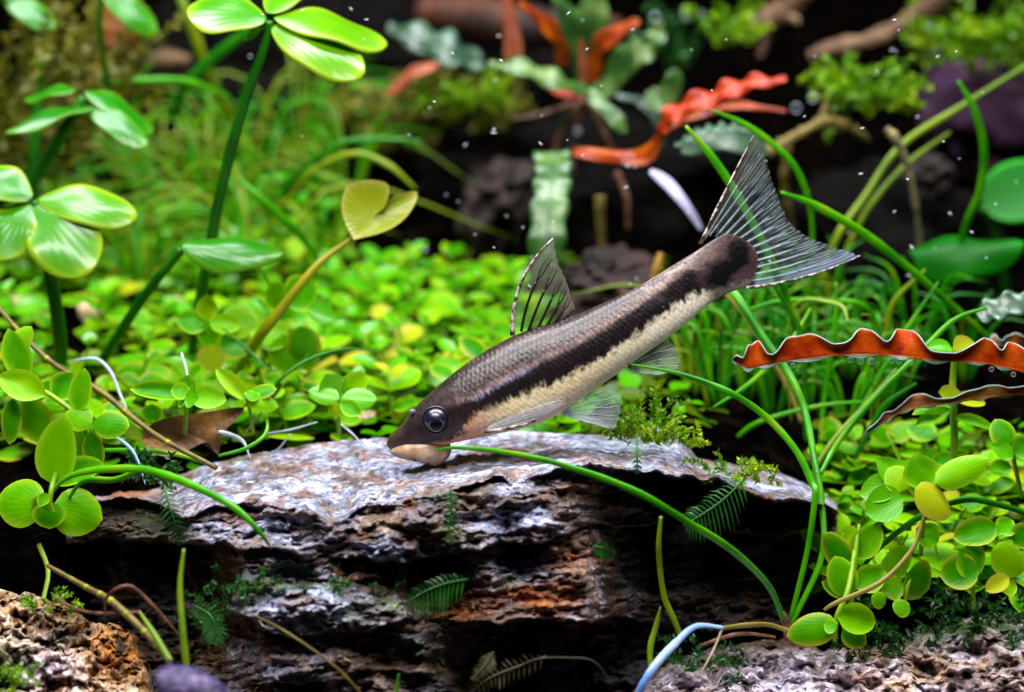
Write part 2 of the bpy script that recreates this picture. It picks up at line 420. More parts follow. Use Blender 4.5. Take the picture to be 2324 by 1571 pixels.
# mineral colour: pale grey-lilac stone, brown and orange stains, algae, painted light and shade
X3, Y3, Z3 = Vr[:, 0], Vr[:, 1], Vr[:, 2]
px = np.concatenate([np.tile(dxs, 4), DX.ravel()]); py = np.concatenate([np.repeat(Hh(dxs)[None], 4, 0).ravel(), DY.ravel()])
def C(h): return np.array(lin(h)[:3])
def mixc(a, b, w): return a * (1 - w[:, None]) + b * w[:, None]
c = np.tile(C('#8a8fa8'), (len(Vr), 1))
n1 = fbm(X3 / 2.6, Y3 / 2.6, Z3 / 1.2, 4, 71); n2 = fbm(X3 / 5, Y3 / 5, Z3 / 2.4, 4, 81); n3 = fbm(X3 / 1.1, Y3 / 1.1, Z3 / .6, 3, 91)
c = mixc(c, C('#b4b4cc'), sstep(0.1, 0.6, n1) * 0.8)
c = mixc(c, C('#7c6a5c'), sstep(0.15, 0.5, -n1) * 0.8)
def spot(cx, cy, rx, ry): return np.exp(-(((px - cx) / rx) ** 2 + ((py - cy) / ry) ** 2))
def U1v(x): return U1(x)
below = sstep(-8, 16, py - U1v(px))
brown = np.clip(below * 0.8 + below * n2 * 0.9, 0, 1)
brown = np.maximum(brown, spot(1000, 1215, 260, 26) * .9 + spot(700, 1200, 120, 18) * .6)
pale = np.clip(spot(520, 1205, 120, 22) + spot(860, 1250, 70, 16) + spot(1180, 1180, 130, 26) + spot(700, 1385, 130, 55) * 1.1 + spot(930, 1250, 90, 14)
               + spot(1190, 1310, 60, 18) + spot(620, 1370, 60, 30) + spot(930, 1460, 60, 25) * .7, 0, 1)  # pale ledge patches, their lit look painted into the stone colour
brown = np.clip(brown - pale * 1.1, 0, 1)
hollow_shade = sstep(1330, 1480, px) * below + sstep(480, 380, px) * sstep(-10, 20, py - U1v(px)) + below * sstep(1400, 1460, py) * sstep(880, 1040, px)  # shade under the overhang and in recesses, painted into the stone colour
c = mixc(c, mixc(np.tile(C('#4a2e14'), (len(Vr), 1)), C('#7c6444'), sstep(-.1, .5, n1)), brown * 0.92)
orange = np.clip(spot(1300, 1260, 50, 22) + spot(1180, 1370, 120, 36) + spot(1040, 1390, 60, 20) * .7 + spot(280, 1115, 90, 24) * 1.1 + spot(1230, 1330, 80, 40) * .6 + spot(1010, 1510, 90, 40) * .6 - pale * .8, 0, 1) * sstep(-0.5, 0.3, n1 + .2)
c = mixc(c, C('#a05a18'), orange)
rust = sstep(0.35, 0.7, n3) * sstep(-.1, .5, n2)
c = mixc(c, C('#9a6840'), rust * 0.9)
c = mixc(c, C('#6c4428'), sstep(.2, .55, fbm(X3 / 1.8, Y3 / 1.8, Z3 / .45, 3, 131)) * .7)
c = mixc(c, C('#8898c4'), np.clip(pale * sstep(-.2, .5, n3), 0, 1) * .55)
c = mixc(c, C('#17110c'), np.clip(hollow_shade, 0, 1) * 0.8 * sstep(-.9, .2, n1 + .5))
green = np.clip(spot(1020, 1210, 26, 50) + spot(620, 1330, 80, 12) + spot(800, 1400, 30, 40) * .8 + spot(1000, 1480, 120, 40) * .6 + spot(560, 1340, 60, 30) * .8 + spot(880, 1370, 60, 20) * .8 + spot(720, 1330, 160, 12) + spot(1000, 1120, 40, 14) + spot(470, 1430, 60, 60) * .7 + spot(1480, 985, 130, 20) + spot(1680, 1070, 50, 22) + spot(1150, 1320, 24, 16) + spot(360, 1200, 50, 70) * .6 + spot(500, 1040, 70, 10), 0, 1)
c = mixc(c, C('#4a6408'), green * sstep(-0.5, 0.35, n1) * 0.9)
pits = sstep(0.42, 0.62, fbm(X3 / 1.5, Y3 / 1.5, Z3 / 1.0, 2, 101))
c = mixc(c, C('#2a2420'), pits * 0.6)
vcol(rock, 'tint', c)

# ------------------------------------------------------------------ foreground rocks
def fg_rock(name, label, crest, dy_end, Yc, Yf, dxr, colours, spots, seed, amp=1.0, bottom=-36):
    nx, ny = 240, 150
    xs = np.linspace(dxr[0], dxr[1], nx); v = np.linspace(0, 1, ny)
    A, B = np.meshgrid(xs, v); cr = crest(A)
    D = cr + (dy_end - cr) * B
    Yv = Yc + (Yf - Yc) * (B ** 0.6)
    nrm = fbm(A / 60, D / 40, A * 0, 4, seed) * 1.6 * amp + fbm(A / 18, D / 12, A * 0, 4, seed + 9) * 0.9 * amp
    Yv = Yv + nrm
    D = D + fbm(A / 30, D / 30, A * 0, 4, seed + 3) * 9 * amp
    ky = (D - 785.5) * K; RY = FWD.y - UP.y * ky; RZ = FWD.z - UP.z * ky
    T = (Yv - CAM.y) / RY
    xw, yw, zw = (A - 1162) * K * T, CAM.y + RY * T, CAM.z + RZ * T
    rows = [np.stack([xw[0], yw[0] + d, zw[0] + z], 1) for d, z in ((9, -14), (6, -6), (2.5, -1.0))]
    rows2 = [np.stack([xw[-1], yw[-1] + 1, np.full(nx, bottom)], 1)]
    Vv = np.concatenate(rows + [np.stack([xw.ravel(), yw.ravel(), zw.ravel()], 1)] + rows2)
    nr = ny + 4
    Ff = [(j*nx+i, (j+1)*nx+i, (j+1)*nx+i+1, j*nx+i+1) for j in range(nr-1) for i in range(nx-1)]
    o = obj(name, Vv, Ff, ROCK2, base=(float(xw.mean()), float(yw.mean()), bottom))
    tag(o, label, 'rock')
    px = np.concatenate([np.tile(xs, 3), A.ravel(), xs]); py = np.concatenate([np.tile(cr[0], 3), D.ravel(), D[-1]])
    n1 = fbm(Vv[:,0] / 2.2, Vv[:,1] / 2.2, Vv[:,2] / 1.6, 4, seed + 5); n2 = fbm(Vv[:,0] / 4, Vv[:,1] / 4, Vv[:,2] / 3, 3, seed + 6)
    c = np.tile(C(colours[0]), (len(Vv), 1))
    c = mixc(c, C(colours[1]), sstep(0, .6, n1)); c = mixc(c, C(colours[2]), sstep(0.1, .6, -n1) * .8)
    c = mixc(c, C(colours[3]), sstep(0.25, .7, n2) * .8)
    for (cx, cy, rx, ry, col, w) in spots:
        g = np.exp(-(((px - cx) / rx) ** 2 + ((py - cy) / ry) ** 2)) * sstep(-.7, .2, n1 + .3)
        c = mixc(c, C(col), np.clip(g * w, 0, 1))
    vcol(o, 'tint', c)
    return o
fg_rock('mossy_rock', 'pale lilac and brown rock under the round-leaved plants by the blue-white root',
        line([(1380,1600),(1450,1545),(1540,1490),(1620,1468),(1720,1455),(1900,1448),(2050,1420),(2200,1400),(2340,1385)]), 1700, 3, -17, (1380, 2400),
        ['#c0b4c0', '#e4d8e4', '#9c8478', '#a8845c'],
        [(1850,1462,420,22,'#5c4010',1.0),(2150,1420,260,34,'#33480a',1.2),(1600,1500,140,22,'#2f3c08',.9),(2250,1545,110,40,'#4c3428',1.0),(1960,1540,60,25,'#7c4c28',.9),(1780,1560,60,40,'#c8c0d8',.8)], 201)
fg_rock('ochre_rock', 'orange-brown and white knobbly rock beside the snail shell',
        line([(-80,1335),(40,1345),(110,1372),(160,1380),(200,1425),(250,1418),(300,1455),(335,1530),(345,1620)]), 1720, -6, -20, (-80, 345),
        ['#c0a888', '#d8c4ac', '#8c5c28', '#a06c28'],
        [(150,1385,90,40,'#6c4c14',1.0),(270,1480,70,80,'#b4701c',1.2),(130,1440,60,30,'#3c2412',1.0),(90,1530,80,50,'#c4b4c0',1.2),(10,1540,40,60,'#5c7c10',1.0),(275,1470,18,30,'#1c0c06',1.1)], 231, amp=1.25)

# ------------------------------------------------------------------ the fish
YF = -0.5
EX, EY = 0.895, -0.4457
def ab2src(a, b): return 970 + a * EX + b * EY, 1103 + a * EY - b * EX
def src2ab(p):
    dx, dy = p[0] - 970, p[1] - 1103
    return dx * EX + dy * EY, dx * EY - dy * EX
top_s = [(1005,1062),(1024,1034),(1046,1010),(1087,973),(1131,936),(1176,903),(1220,875),(1276,844),(1331,822),(1398,803),(1449,785),(1516,755),(1590,720),(1646,687),(1706,648),(1742,628),(1762,612)]
bot_s = [(1010,1128),(1050,1124),(1109,1110),(1162,1098),(1216,1087),(1290,1072),(1350,1056),(1401,1032),(1461,990),(1509,956),(1553,926),(1586,902),(1664,848),(1710,814),(1773,760),(1790,749),(1824,731),(1857,720),(1880,709)]
tA = [(-8, -9), (-5, -2), (0, 3), (8.5, 9), (16, 13)] + [src2ab(p) for p in top_s] + [(985, 90)]
bA = [(-8, -11), (-5, -17), (0, -24), (10, -33)] + [src2ab(p) for p in bot_s] + [(1000, -48)]
tA = np.array(tA); bA = np.array(bA)
AEND = 985.0
na, nv = 620, 160
u = np.linspace(0, 1, na); st = -8 + (AEND + 8) * (u ** 1.35)
tb, bb = np.interp(st, tA[:, 0], tA[:, 1]), np.interp(st, bA[:, 0], bA[:, 1])
def smooth(v, k=3):
    w = v.copy()
    for _ in range(k): w[2:-2] = (w[:-4] + w[1:-3] + w[2:-2] + w[3:-1] + w[4:]) / 5
    return w
tb, bb = smooth(tb, 14), smooth(bb, 14)
wid = np.interp(st, [-8, -5, 0, 12, 40, 90, 140, 220, 320, 450, 600, 750, 880, 940, 985], [2, 10, 18, 28, 42, 60, 72, 88, 92, 84, 62, 38, 20, 12, 4]) * 0.0315
wid = smooth(wid, 14)
wid = wid + 0.05 * sstep(220, 206, st) * sstep(140, 195, st)
fish = thing('fish', 'small brown and cream fish with a black side stripe grazing on the rock', 'fish', Ps(1050, 1160, YF))
V = []; AB = []
for i in range(na):
    mid, hh = (tb[i] + bb[i]) / 2, (tb[i] - bb[i]) / 2
    for k in range(nv):
        ph = 2 * math.pi * k / nv
        cc, ss = math.cos(ph), math.sin(ph)
        e = 1.0 if cc > 0 else 0.75
        cy = math.copysign(abs(cc) ** e, cc); sy = math.copysign(abs(ss) ** 0.9, ss)
        w = wid[i]
        b = mid + cy * hh
        ae = st[i] + 50 * (1 - cy * cy) * float(sstep(880, 985, st[i]))
        x, y = ab2src(ae, b)
        p = Ps(x, y, YF)
        sc_ = math.sin(ae / 13 * 6.2832 + math.floor(b / 12) * math.pi) * .012 if 230 < ae < 880 else 0
        V.append(Vector((p.x, YF + sy * (w + sc_), p.z))); AB.append((ae, b, sy))
F = [(i*nv+k, i*nv+(k+1) % nv, (i+1)*nv+(k+1) % nv, (i+1)*nv+k) for i in range(na-1) for k in range(nv)]
F.append(tuple(range(nv))[::-1]); F.append(tuple((na-1)*nv + k for k in range(nv)))
AB = np.array(AB); A_, B_, Sd = AB[:, 0], AB[:, 1], AB[:, 2]
nf = fbm(A_ / 9, B_ / 9, Sd * 2, 4, 301); nm = fbm(A_ / 40, B_ / 22, Sd, 4, 311); ng = fbm(A_ / 4.0, B_ / 10, Sd * 3, 3, 321)
# fine shift of scales along the flank
sa = A_ / 13.0; sb = (B_ + 0.0) / 12.0
scal = np.sin(sa * 2 * math.pi + np.floor(sb) * math.pi) * 0.5 + np.sin(sb * 2 * math.pi) * 0.5
up = np.interp(A_, [-8, 60, 100, 132, 200, 260, 328, 450, 573, 700, 800, 880, 985], [60, 60, 40, 30, 16, 8, 13, 14, 14, 24, 38, 52, 70])
lo = np.interp(A_, [-8, 20, 66, 110, 150, 186, 202, 212, 260, 322, 400, 480, 580, 700, 790, 850, 985], [-33, -36, -42, -52, -58, -54, -36, -26, -24, -28, -36, -42, -42, -28, -12, -10, -40])
c = np.tile(C('#2e2022'), (len(V), 1))
c = mixc(c, C('#180f13'), sstep(0.0, .6, nm + .3 * nf))
c = mixc(c, C('#443032'), sstep(0.1, .7, ng * .7 - nm * .4) * 0.7)
c = mixc(c, C('#76605a'), sstep(0.25, .9, scal) * 0.5 * sstep(180, 260, A_))
c = mixc(c, C('#1e1712'), sstep(240, 60, A_) * 0.8)
# pale line over the stripe
pl = np.exp(-((B_ - up - 9 - 4 * nf) / 10.0) ** 2) * sstep(150, 260, A_)
c = mixc(c, C('#8c7470'), np.clip(pl * (0.75 + .5 * ng), 0, 1))
pl2 = np.exp(-((B_ - up - 2) / 6.0) ** 2) * sstep(225, 260, A_) * sstep(430, 380, A_)
c = mixc(c, C('#8c92b8'), np.clip(pl2 * (0.7 + .8 * ng), 0, 1))
tl = np.exp(-((A_ - 800) / 70) ** 2) * sstep(0.0, .5, nm + .25) * sstep(up + 2, up + 18, B_)
c = mixc(c, C('#b49a90'), np.clip(tl, 0, 1) * .7)
# stripe
sw = sstep(up + 8, up - 8, B_ + nf * 7)
strc = mixc(np.tile(C('#120b12'), (len(V), 1)), C('#34221f'), np.clip(sstep(0.1, .7, ng) * .5 + sstep(330, 180, A_) * .35, 0, 1))
strc = mixc(strc, C('#3f2b1e'), sstep(70, 10, A_) * .8)
c = mixc(c, strc[:], sw) if False else c * (1 - sw[:, None]) + strc * sw[:, None]
# belly
bw = sstep(lo + 9, lo - 9, B_ + nf * 8 + ng * 3)
bel = mixc(np.tile(C('#f2dfb4'), (len(V), 1)), C('#f4ecd8'), sstep(450, 800, A_))
bel = mixc(bel, C('#f0ab7c'), sstep(280, 190, A_))
bel = mixc(bel, C('#c9a384'), np.exp(-((A_ - 250) / 50) ** 2) * sstep(-70, -40, B_) * .6)
bel = mixc(bel, C('#d8c08c'), sstep(0.2, .8, nm) * .35)
c = c * (1 - bw[:, None]) + bel * bw[:, None]
# speckle under the eye
sp = sstep(0.25, .5, nf) * np.exp(-((B_ - lo + 8) / 9) ** 2) * sstep(40, 80, A_) * sstep(230, 190, A_)
c = mixc(c, C('#7c4420'), np.clip(sp, 0, 1) * .7)
# tail root blotch
sp1 = np.exp(-(((A_ - 915) / 44) ** 2 + ((B_ - 0) / 34) ** 2)); sp2 = np.exp(-(((A_ - 1000) / 32) ** 2 + ((B_ - 40) / 40) ** 2))
c = mixc(c, C('#5a464a'), sstep(860, 900, A_) * .8)
c = mixc(c, C('#988a88'), sstep(.1, .5, nm + .2 * nf) * np.exp(-((A_ - 850) / 60) ** 2) * sstep(0, 30, B_) * .7)
c = mixc(c, C('#84746e'), np.exp(-(((A_ - 925) / 22) ** 2 + ((B_ - 62) / 16) ** 2)) * .9)
sp3 = np.exp(-(((A_ - 955) / 40) ** 2 + ((B_ - 18) / 30) ** 2))
c = mixc(c, C('#0a060a'), np.clip((sp1 + sp2 + .6 * sp3) * 1.9 - .45 + nm * .45 + nf * .2, 0, 1))
def fish_mat():
    m, nt, out = new_mat('fish_skin'); L = nt.links.new
    at = N(nt, 'ShaderNodeAttribute', attribute_name='pigment'); tc = N(nt, 'ShaderNodeTexCoord')
    nz = N(nt, 'ShaderNodeTexNoise', i_Scale=3500.0, i_Detail=4.0); L(tc.outputs['Object'], nz.inputs['Vector'])
    vo = N(nt, 'ShaderNodeTexVoronoi', i_Scale=1900.0); L(tc.outputs['Object'], vo.inputs['Vector'])
    r = ramp(nt, [(0.3, (0.6, 0.58, 0.58, 1)), (0.7, (1.3, 1.28, 1.25, 1))]); L(nz.outputs['Fac'], r.inputs['Fac'])
    mx = N(nt, 'ShaderNodeMix', data_type='RGBA', blend_type='MULTIPLY'); mx.inputs[0].default_value = .6
    L(at.outputs['Color'], mx.inputs[6]); L(r.outputs[0], mx.inputs[7])
    sm = N(nt, 'ShaderNodeMath', operation='MULTIPLY_ADD'); sm.inputs[1].default_value = .6
    L(vo.outputs['Distance'], sm.inputs[0]); L(nz.outputs['Fac'], sm.inputs[2])
    bp = N(nt, 'ShaderNodeBump', i_Strength=.3); bp.inputs['Distance'].default_value = .00012; L(sm.outputs[0], bp.inputs['Height'])
    pb = N(nt, 'ShaderNodeBsdfPrincipled', i_Roughness=.38); pb.inputs['Specular IOR Level'].default_value = .5
    pb.inputs['Subsurface Weight'].default_value = .12; pb.inputs['Subsurface Scale'].default_value = .0006
    pb.inputs['Subsurface Radius'].default_value = (1, .6, .4)
    L(mx.outputs[2], pb.inputs['Base Color']); L(bp.outputs[0], pb.inputs['Normal']); L(pb.outputs[0], out.inputs[0])
    return m
FISH = fish_mat()
body = obj('body', V, F, FISH, fish); vcol(body, 'pigment', c)

# eyes
def ellipsoid(cen, rx, ry, rz, nu=28, nv_=18):
    V, F = [], []
    for j in range(nv_ + 1):
        th = math.pi * j / nv_
        for i in range(nu):
            a = 2 * math.pi * i / nu
            V.append(Vector(cen) + Vector((rx * math.sin(th) * math.cos(a), -ry * math.cos(th), rz * math.sin(th) * math.sin(a))))
    for j in range(nv_):
        for i in range(nu): F.append((j*nu+i, j*nu+(i+1) % nu, (j+1)*nu+(i+1) % nu, (j+1)*nu+i))
    return V, F
def gloss(name, col, rough=0.3, spec=.6, coat=0.6):
    m, nt, out = new_mat(name)
    tc = N(nt, 'ShaderNodeTexCoord'); nz = N(nt, 'ShaderNodeTexNoise', i_Scale=1500.0, i_Detail=3.0)
    nt.links.new(tc.outputs['Object'], nz.inputs['Vector'])
    k = lin(col); r = ramp(nt, [(.35, tuple(x * .6 for x in k[:3]) + (1,)), (.65, k)]); nt.links.new(nz.outputs['Fac'], r.inputs['Fac'])
    pb = N(nt, 'ShaderNodeBsdfPrincipled', i_Roughness=rough); pb.inputs['Specular IOR Level'].default_value = spec
    pb.inputs['Coat Weight'].default_value = coat * .4; pb.inputs['Coat Roughness'].default_value = .22
    nt.links.new(r.outputs[0], pb.inputs['Base Color']); nt.links.new(pb.outputs[0], out.inputs[0]); return m
EYE = gloss('eye_iris', '#1c1430'); PUP = gloss('eye_pupil', '#020203', .3, .3); RING = gloss('eye_ring', '#586088', .3); LID = gloss('eye_rim', '#2c2028', .35, .4, .2)
def disc_dome(cen, r, bulge, side, n=32, rings=6):
    V = [Vector(cen) + Vector((0, side * bulge, 0))]; F = []
    for j in range(1, rings + 1):
        q = j / rings
        for i in range(n):
            a = 2 * math.pi * i / n
            V.append(Vector(cen) + Vector((r * q * math.cos(a), side * bulge * (1 - q * q), r * q * math.sin(a))))
    for i in range(n): F.append((0, 1 + i, 1 + (i + 1) % n))
    for j in range(rings - 1):
        for i in range(n):
            a, b = 1 + j*n + i, 1 + j*n + (i+1) % n; F.append((a, a + n, b + n, b))
    return V, F
def torus(cen, R, r, ysq=1.0, n=40, m=8):
    V, F = [], []
    for i in range(n):
        a = 2 * math.pi * i / n
        for k in range(m):
            b = 2 * math.pi * k / m
            V.append(Vector(cen) + Vector(((R + r * math.cos(b)) * math.cos(a), r * ysq * math.sin(b), (R + r * math.cos(b)) * math.sin(a))))
    for i in range(n):
        for k in range(m): F.append((i*m+k, ((i+1) % n)*m+k, ((i+1) % n)*m+(k+1) % m, i*m+(k+1) % m))
    return V, F
for side in (-1, 1):
    ye = YF + side * 2.0
    ce = Ps(1090, 1048, ye)
    V, F = ellipsoid(ce, 1.04, 1.12, 1.04)
    eye = obj('eye', V, F, EYE, fish)
    cp = Ps(1092, 1056, ye) + Vector((0, side * 1.03, 0))
    V, F = disc_dome(cp, 0.50, 0.12, side); pup = obj('pupil', V, F, PUP, eye)
    V, F = torus(cp, 0.51, 0.022, 1.0); obj('pupil_ring', V, F, RING, eye)
    V, F = torus(Ps(1090, 1048, ye) + Vector((0, side * .30, 0)), 1.03, 0.13, 1.2); obj('eye_rim', V, F, LID, eye)
# nostril bumps and small crest spine on the forehead
V, F = ellipsoid(Ps(1031, 1030, YF - .9), .30, .25, .26, 14, 8); obj('nostril', V, F, gloss('nostril_grey', '#6c6470', .3, .4, .2), fish)
# sucker mouth, pressed on the stone
MOUTH = simple_mat('sucker_mouth', ['#8c6850', '#b08c6c', '#c8a888', '#dcc8b0'], scale=700, rough=.3, bump=.3, bdist=.0001, spec=.5, trans=.25)
mv, mf = [], []
nmu, nmv = 60, 16
for j in range(nmv + 1):
    q = j / nmv; bul = math.sin(math.pi * min(1, q * .9 + .1)) ** .6
    for i in range(nmu):
        a = 2 * math.pi * i / nmu
        fr = 1 + .035 * q * math.sin(11 * a) + .02 * math.sin(5 * a + 3 * q)
        cx = 1048 + 6 * q + (52 + 26 * bul) * math.cos(a) * fr * (1 - .25 * q ** 3)
        cyy = 1106 + (50 + 9 * math.cos(a) * q) * q + 10 * (1 - q) * -math.cos(a) + 2.5 * math.sin(7 * a) * q * q
        yy = YF - .1 - .35 * q + (1.1 + .55 * bul) * math.sin(a) * fr
        mv.append(Ps(cx, cyy, yy))
mf = [(j*nmu+i, (j+1)*nmu+i, (j+1)*nmu+(i+1) % nmu, j*nmu+(i+1) % nmu) for j in range(nmv) for i in range(nmu)]
mf.append(tuple(nmv*nmu + i for i in range(nmu)))
mo = obj('sucker_mouth', mv, mf, MOUTH, fish)

# fins
def fin_mat(name):
    m, nt, out = new_mat(name); L = nt.links.new
    at = N(nt, 'ShaderNodeAttribute', attribute_name='pigment')
    al = N(nt, 'ShaderNodeAttribute', attribute_name='opacity')
    tc = N(nt, 'ShaderNodeTexCoord'); nz = N(nt, 'ShaderNodeTexNoise', i_Scale=900.0, i_Detail=4.0); L(tc.outputs['Object'], nz.inputs['Vector'])
    mu = N(nt, 'ShaderNodeMath', operation='MULTIPLY_ADD'); mu.inputs[1].default_value = .35; mu.inputs[2].default_value = -.17
    L(nz.outputs['Fac'], mu.inputs[0])
    ad = N(nt, 'ShaderNodeMath', operation='ADD', use_clamp=True); L(al.outputs['Fac'], ad.inputs[0]); L(mu.outputs[0], ad.inputs[1])
    pb = N(nt, 'ShaderNodeBsdfPrincipled', i_Roughness=.25); pb.inputs['Specular IOR Level'].default_value = .7
    L(at.outputs['Color'], pb.inputs['Base Color'])
    tl = N(nt, 'ShaderNodeBsdfTranslucent'); L(at.outputs['Color'], tl.inputs['Color'])
    m1 = N(nt, 'ShaderNodeMixShader'); m1.inputs[0].default_value = .4; L(pb.outputs[0], m1.inputs[1]); L(tl.outputs[0], m1.inputs[2])
    tr = N(nt, 'ShaderNodeBsdfTransparent')
    m2 = N(nt, 'ShaderNodeMixShader'); L(ad.outputs[0], m2.inputs[0]); L(tr.outputs[0], m2.inputs[1]); L(m1.outputs[0], m2.inputs[2])
    L(m2.outputs[0], out.inputs[0]); return m
FIN = fin_mat('fin_membrane')
RAY_D = simple_mat('fin_ray_dark', ['#100a08', '#2c2018'], scale=900, rough=.35, bump=.1)
RAY_P = simple_mat('fin_ray_pale', ['#8c9cb4', '#c8d4e4', '#eef2f8'], scale=1600, rough=.2, spec=.8, bump=.1, trans=.2)
def see_through(m, f):
    nt = m.node_tree; out = [n for n in nt.nodes if n.type == 'OUTPUT_MATERIAL'][0]; src = out.inputs[0].links[0].from_socket
    tr = N(nt, 'ShaderNodeBsdfTransparent'); mx = N(nt, 'ShaderNodeMixShader'); mx.inputs[0].default_value = f
    nt.links.new(src, mx.inputs[1]); nt.links.new(tr.outputs[0], mx.inputs[2]); nt.links.new(mx.outputs[0], out.inputs[0])
see_through(RAY_P, .62)
RAY_S = simple_mat('fin_spine_speckled', ['#3c2e28', '#8c7c74', '#d0c4bc'], scale=2200, rough=.3, bump=.2, contrast=(.4, .6))

def bez(a, b, c, t): return (a[0]*(1-t)**2 + 2*b[0]*t*(1-t) + c[0]*t*t, a[1]*(1-t)**2 + 2*b[1]*t*(1-t) + c[1]*t*t)
def polyat(pts, t):
    a = np.array(pts, float); d = np.r_[0, np.cumsum(np.hypot(*np.diff(a, axis=0).T))]; d /= d[-1]
    return np.interp(t, d, a[:, 0]), np.interp(t, d, a[:, 1])
def fin(name, rays, colf, opf, yfun, raymat, ray_r, ray_idx, nt_=36, lead=(), leadmat=None, lead_r=None, sub=4):
    """rays: list of (base, mid, tip) in photo source pixels; a membrane over them plus each ray as a sub-part"""
    R = []
    for i in range(len(rays) - 1):
        for s in range(sub):
            f = s / sub
            R.append([tuple(rays[i][k][j] * (1 - f) + rays[i+1][k][j] * f for j in (0, 1)) for k in range(3)])
    R.append(rays[-1])
    V, UVs = [], []; rn = random.Random(len(R))
    for i, r in enumerate(R):
        ext = 1 + rn.uniform(-.022, .012) * (0 if i in (0, len(R) - 1) else 1)
        for j in range(nt_ + 1):
            t = j / nt_; x, y = bez(*r, t * ext); uu = i / (len(R) - 1)
            V.append(Ps(x, y, YF + yfun(uu, t) + .05 * math.sin(uu * (len(rays) - 1) * 2 * math.pi) * t)); UVs.append((uu, t))
    F = [(i*(nt_+1)+j, (i+1)*(nt_+1)+j, (i+1)*(nt_+1)+j+1, i*(nt_+1)+j+1) for i in range(len(R)-1) for j in range(nt_)]
    o = obj(name, V, F, FIN, fish)
    UVs = np.array(UVs)
    vcol(o, 'pigment', colf(UVs[:, 0], UVs[:, 1])); vfloat(o, 'opacity', np.clip(opf(UVs[:, 0], UVs[:, 1]), 0, 1))
    for i in ray_idx:
        uu = i / (len(rays) - 1)
        isl = i in lead
        tmax = 1.0 if isl else .97
        pts = [Ps(*bez(*rays[i], t), YF + yfun(uu, t)) for t in np.linspace(0.0, tmax, 9)]
        rr = lead_r if isl else ray_r
        bits = [tube(pts if isl else pts[:6], rr if isl else [rr[0], rr[1]], 18, 6)]
        if not isl:
            for sg in (-1, 1):
                u2 = min(max(uu + sg * .2 / (len(rays) - 1), 0), 1); k_ = u2 * (len(R) - 1); k0 = int(k_); k1 = min(k0 + 1, len(R) - 1); f_ = k_ - k0
                def at_(t): 
                    a, b = bez(*R[k0], t), bez(*R[k1], t); return (a[0] + (b[0] - a[0]) * f_, a[1] + (b[1] - a[1]) * f_)
                q = [pts[4], pts[5]] + [Ps(*at_(t), YF + yfun(u2, t)) for t in (.75, .87, tmax - .05 * random.random())]
                bits.append(tube(q, [rr[1] * .7, rr[-1]], 12, 5))
        V, F = join(bits); obj('fin_ray', V, F, leadmat if isl else raymat, o)
    return o
# tail fin
def z5(p): return (1650 + p[0] / 3.571, 320 + p[1] / 3.571)
cb = [z5(p) for p in [(410,1010),(480,935),(590,950),(700,985),(780,1035),(825,1110),(842,1200),(838,1300),(822,1398)]]
ce_ = [z5(p) for p in [(835,70),(900,170),(945,270),(985,420),(1030,560),(1075,680),(1150,830),(1240,925),(1340,985),(1500,1040),(1650,1092),(1788,1142)]]
nr_ = 15; rays = []
for i in range(nr_):
    t = i / (nr_ - 1)
    b = polyat(cb, t); e = polyat(ce_, t ** 0.95)
    off = ((-62 * (1 - t) ** 1.5 + 0 * t) / 3.571, (96 * (1 - t) ** 2 * 0.6 + 105 * t ** 3) / 3.571)
    m = ((b[0] + e[0]) / 2 + off[0], (b[1] + e[1]) / 2 + off[1])
    b = (b[0] - 14, b[1] + 8); rays.append((b, m, e))
def tband(u, t): return np.clip(np.exp(-((t - (.70 - .10 * u)) / .15) ** 2) * sstep(.02, .25, u) * sstep(.97, .8, u) * 1.3, 0, 1)
def tray(u, t):
    ph = u * (nr_ - 1) * 2 * math.pi
    r = (0.5 + 0.5 * np.cos(ph)) ** 1.6 * sstep(.95, .45, t) + (0.5 + 0.5 * np.cos(2 * ph + .6)) ** 1.6 * sstep(.4, .8, t)
    return np.clip(r * (.75 + .5 * fbm(u * 40, t * 9, u * 0, 3, 401)), 0, 1)
def tcol(u, t):
    c = np.tile(C('#6c8078'), (len(u), 1))
    c = mixc(c, C('#06081a'), tband(u, t))
    c = mixc(c, C('#c4d0e0'), tray(u, t) * (.35 + .6 * sstep(.2, .6, u)))
    c = mixc(c, C('#6c5c54'), sstep(.22, .0, u) * .7)
    c = mixc(c, C('#b0b8ec'), sstep(.84, .96, u) * .8)
    c = mixc(c, C('#1c1218'), sstep(.12, .04, t))
    c = mixc(c, C('#241c1e'), np.exp(-(((u - .93) / .06) ** 2 + ((t - .27) / .07) ** 2)) * .9)
    return c
def top_(u, t):
    return .12 + .5 * sstep(.14, .04, t) + tband(u, t) * .6 + tray(u, t) * .38 + sstep(.84, .97, u) * .4 + sstep(.25, 0, u) * .2 + sstep(.85, 1, t) * .08
fin('caudal_fin', rays, tcol, top_, lambda u, t: -.9 * t * t * math.sin(math.pi * u) * .5, RAY_P, [.075, .06, .035, .018], range(nr_), lead=(0, nr_-1), leadmat=RAY_S, lead_r=[.15, .12, .08, .04], sub=12)
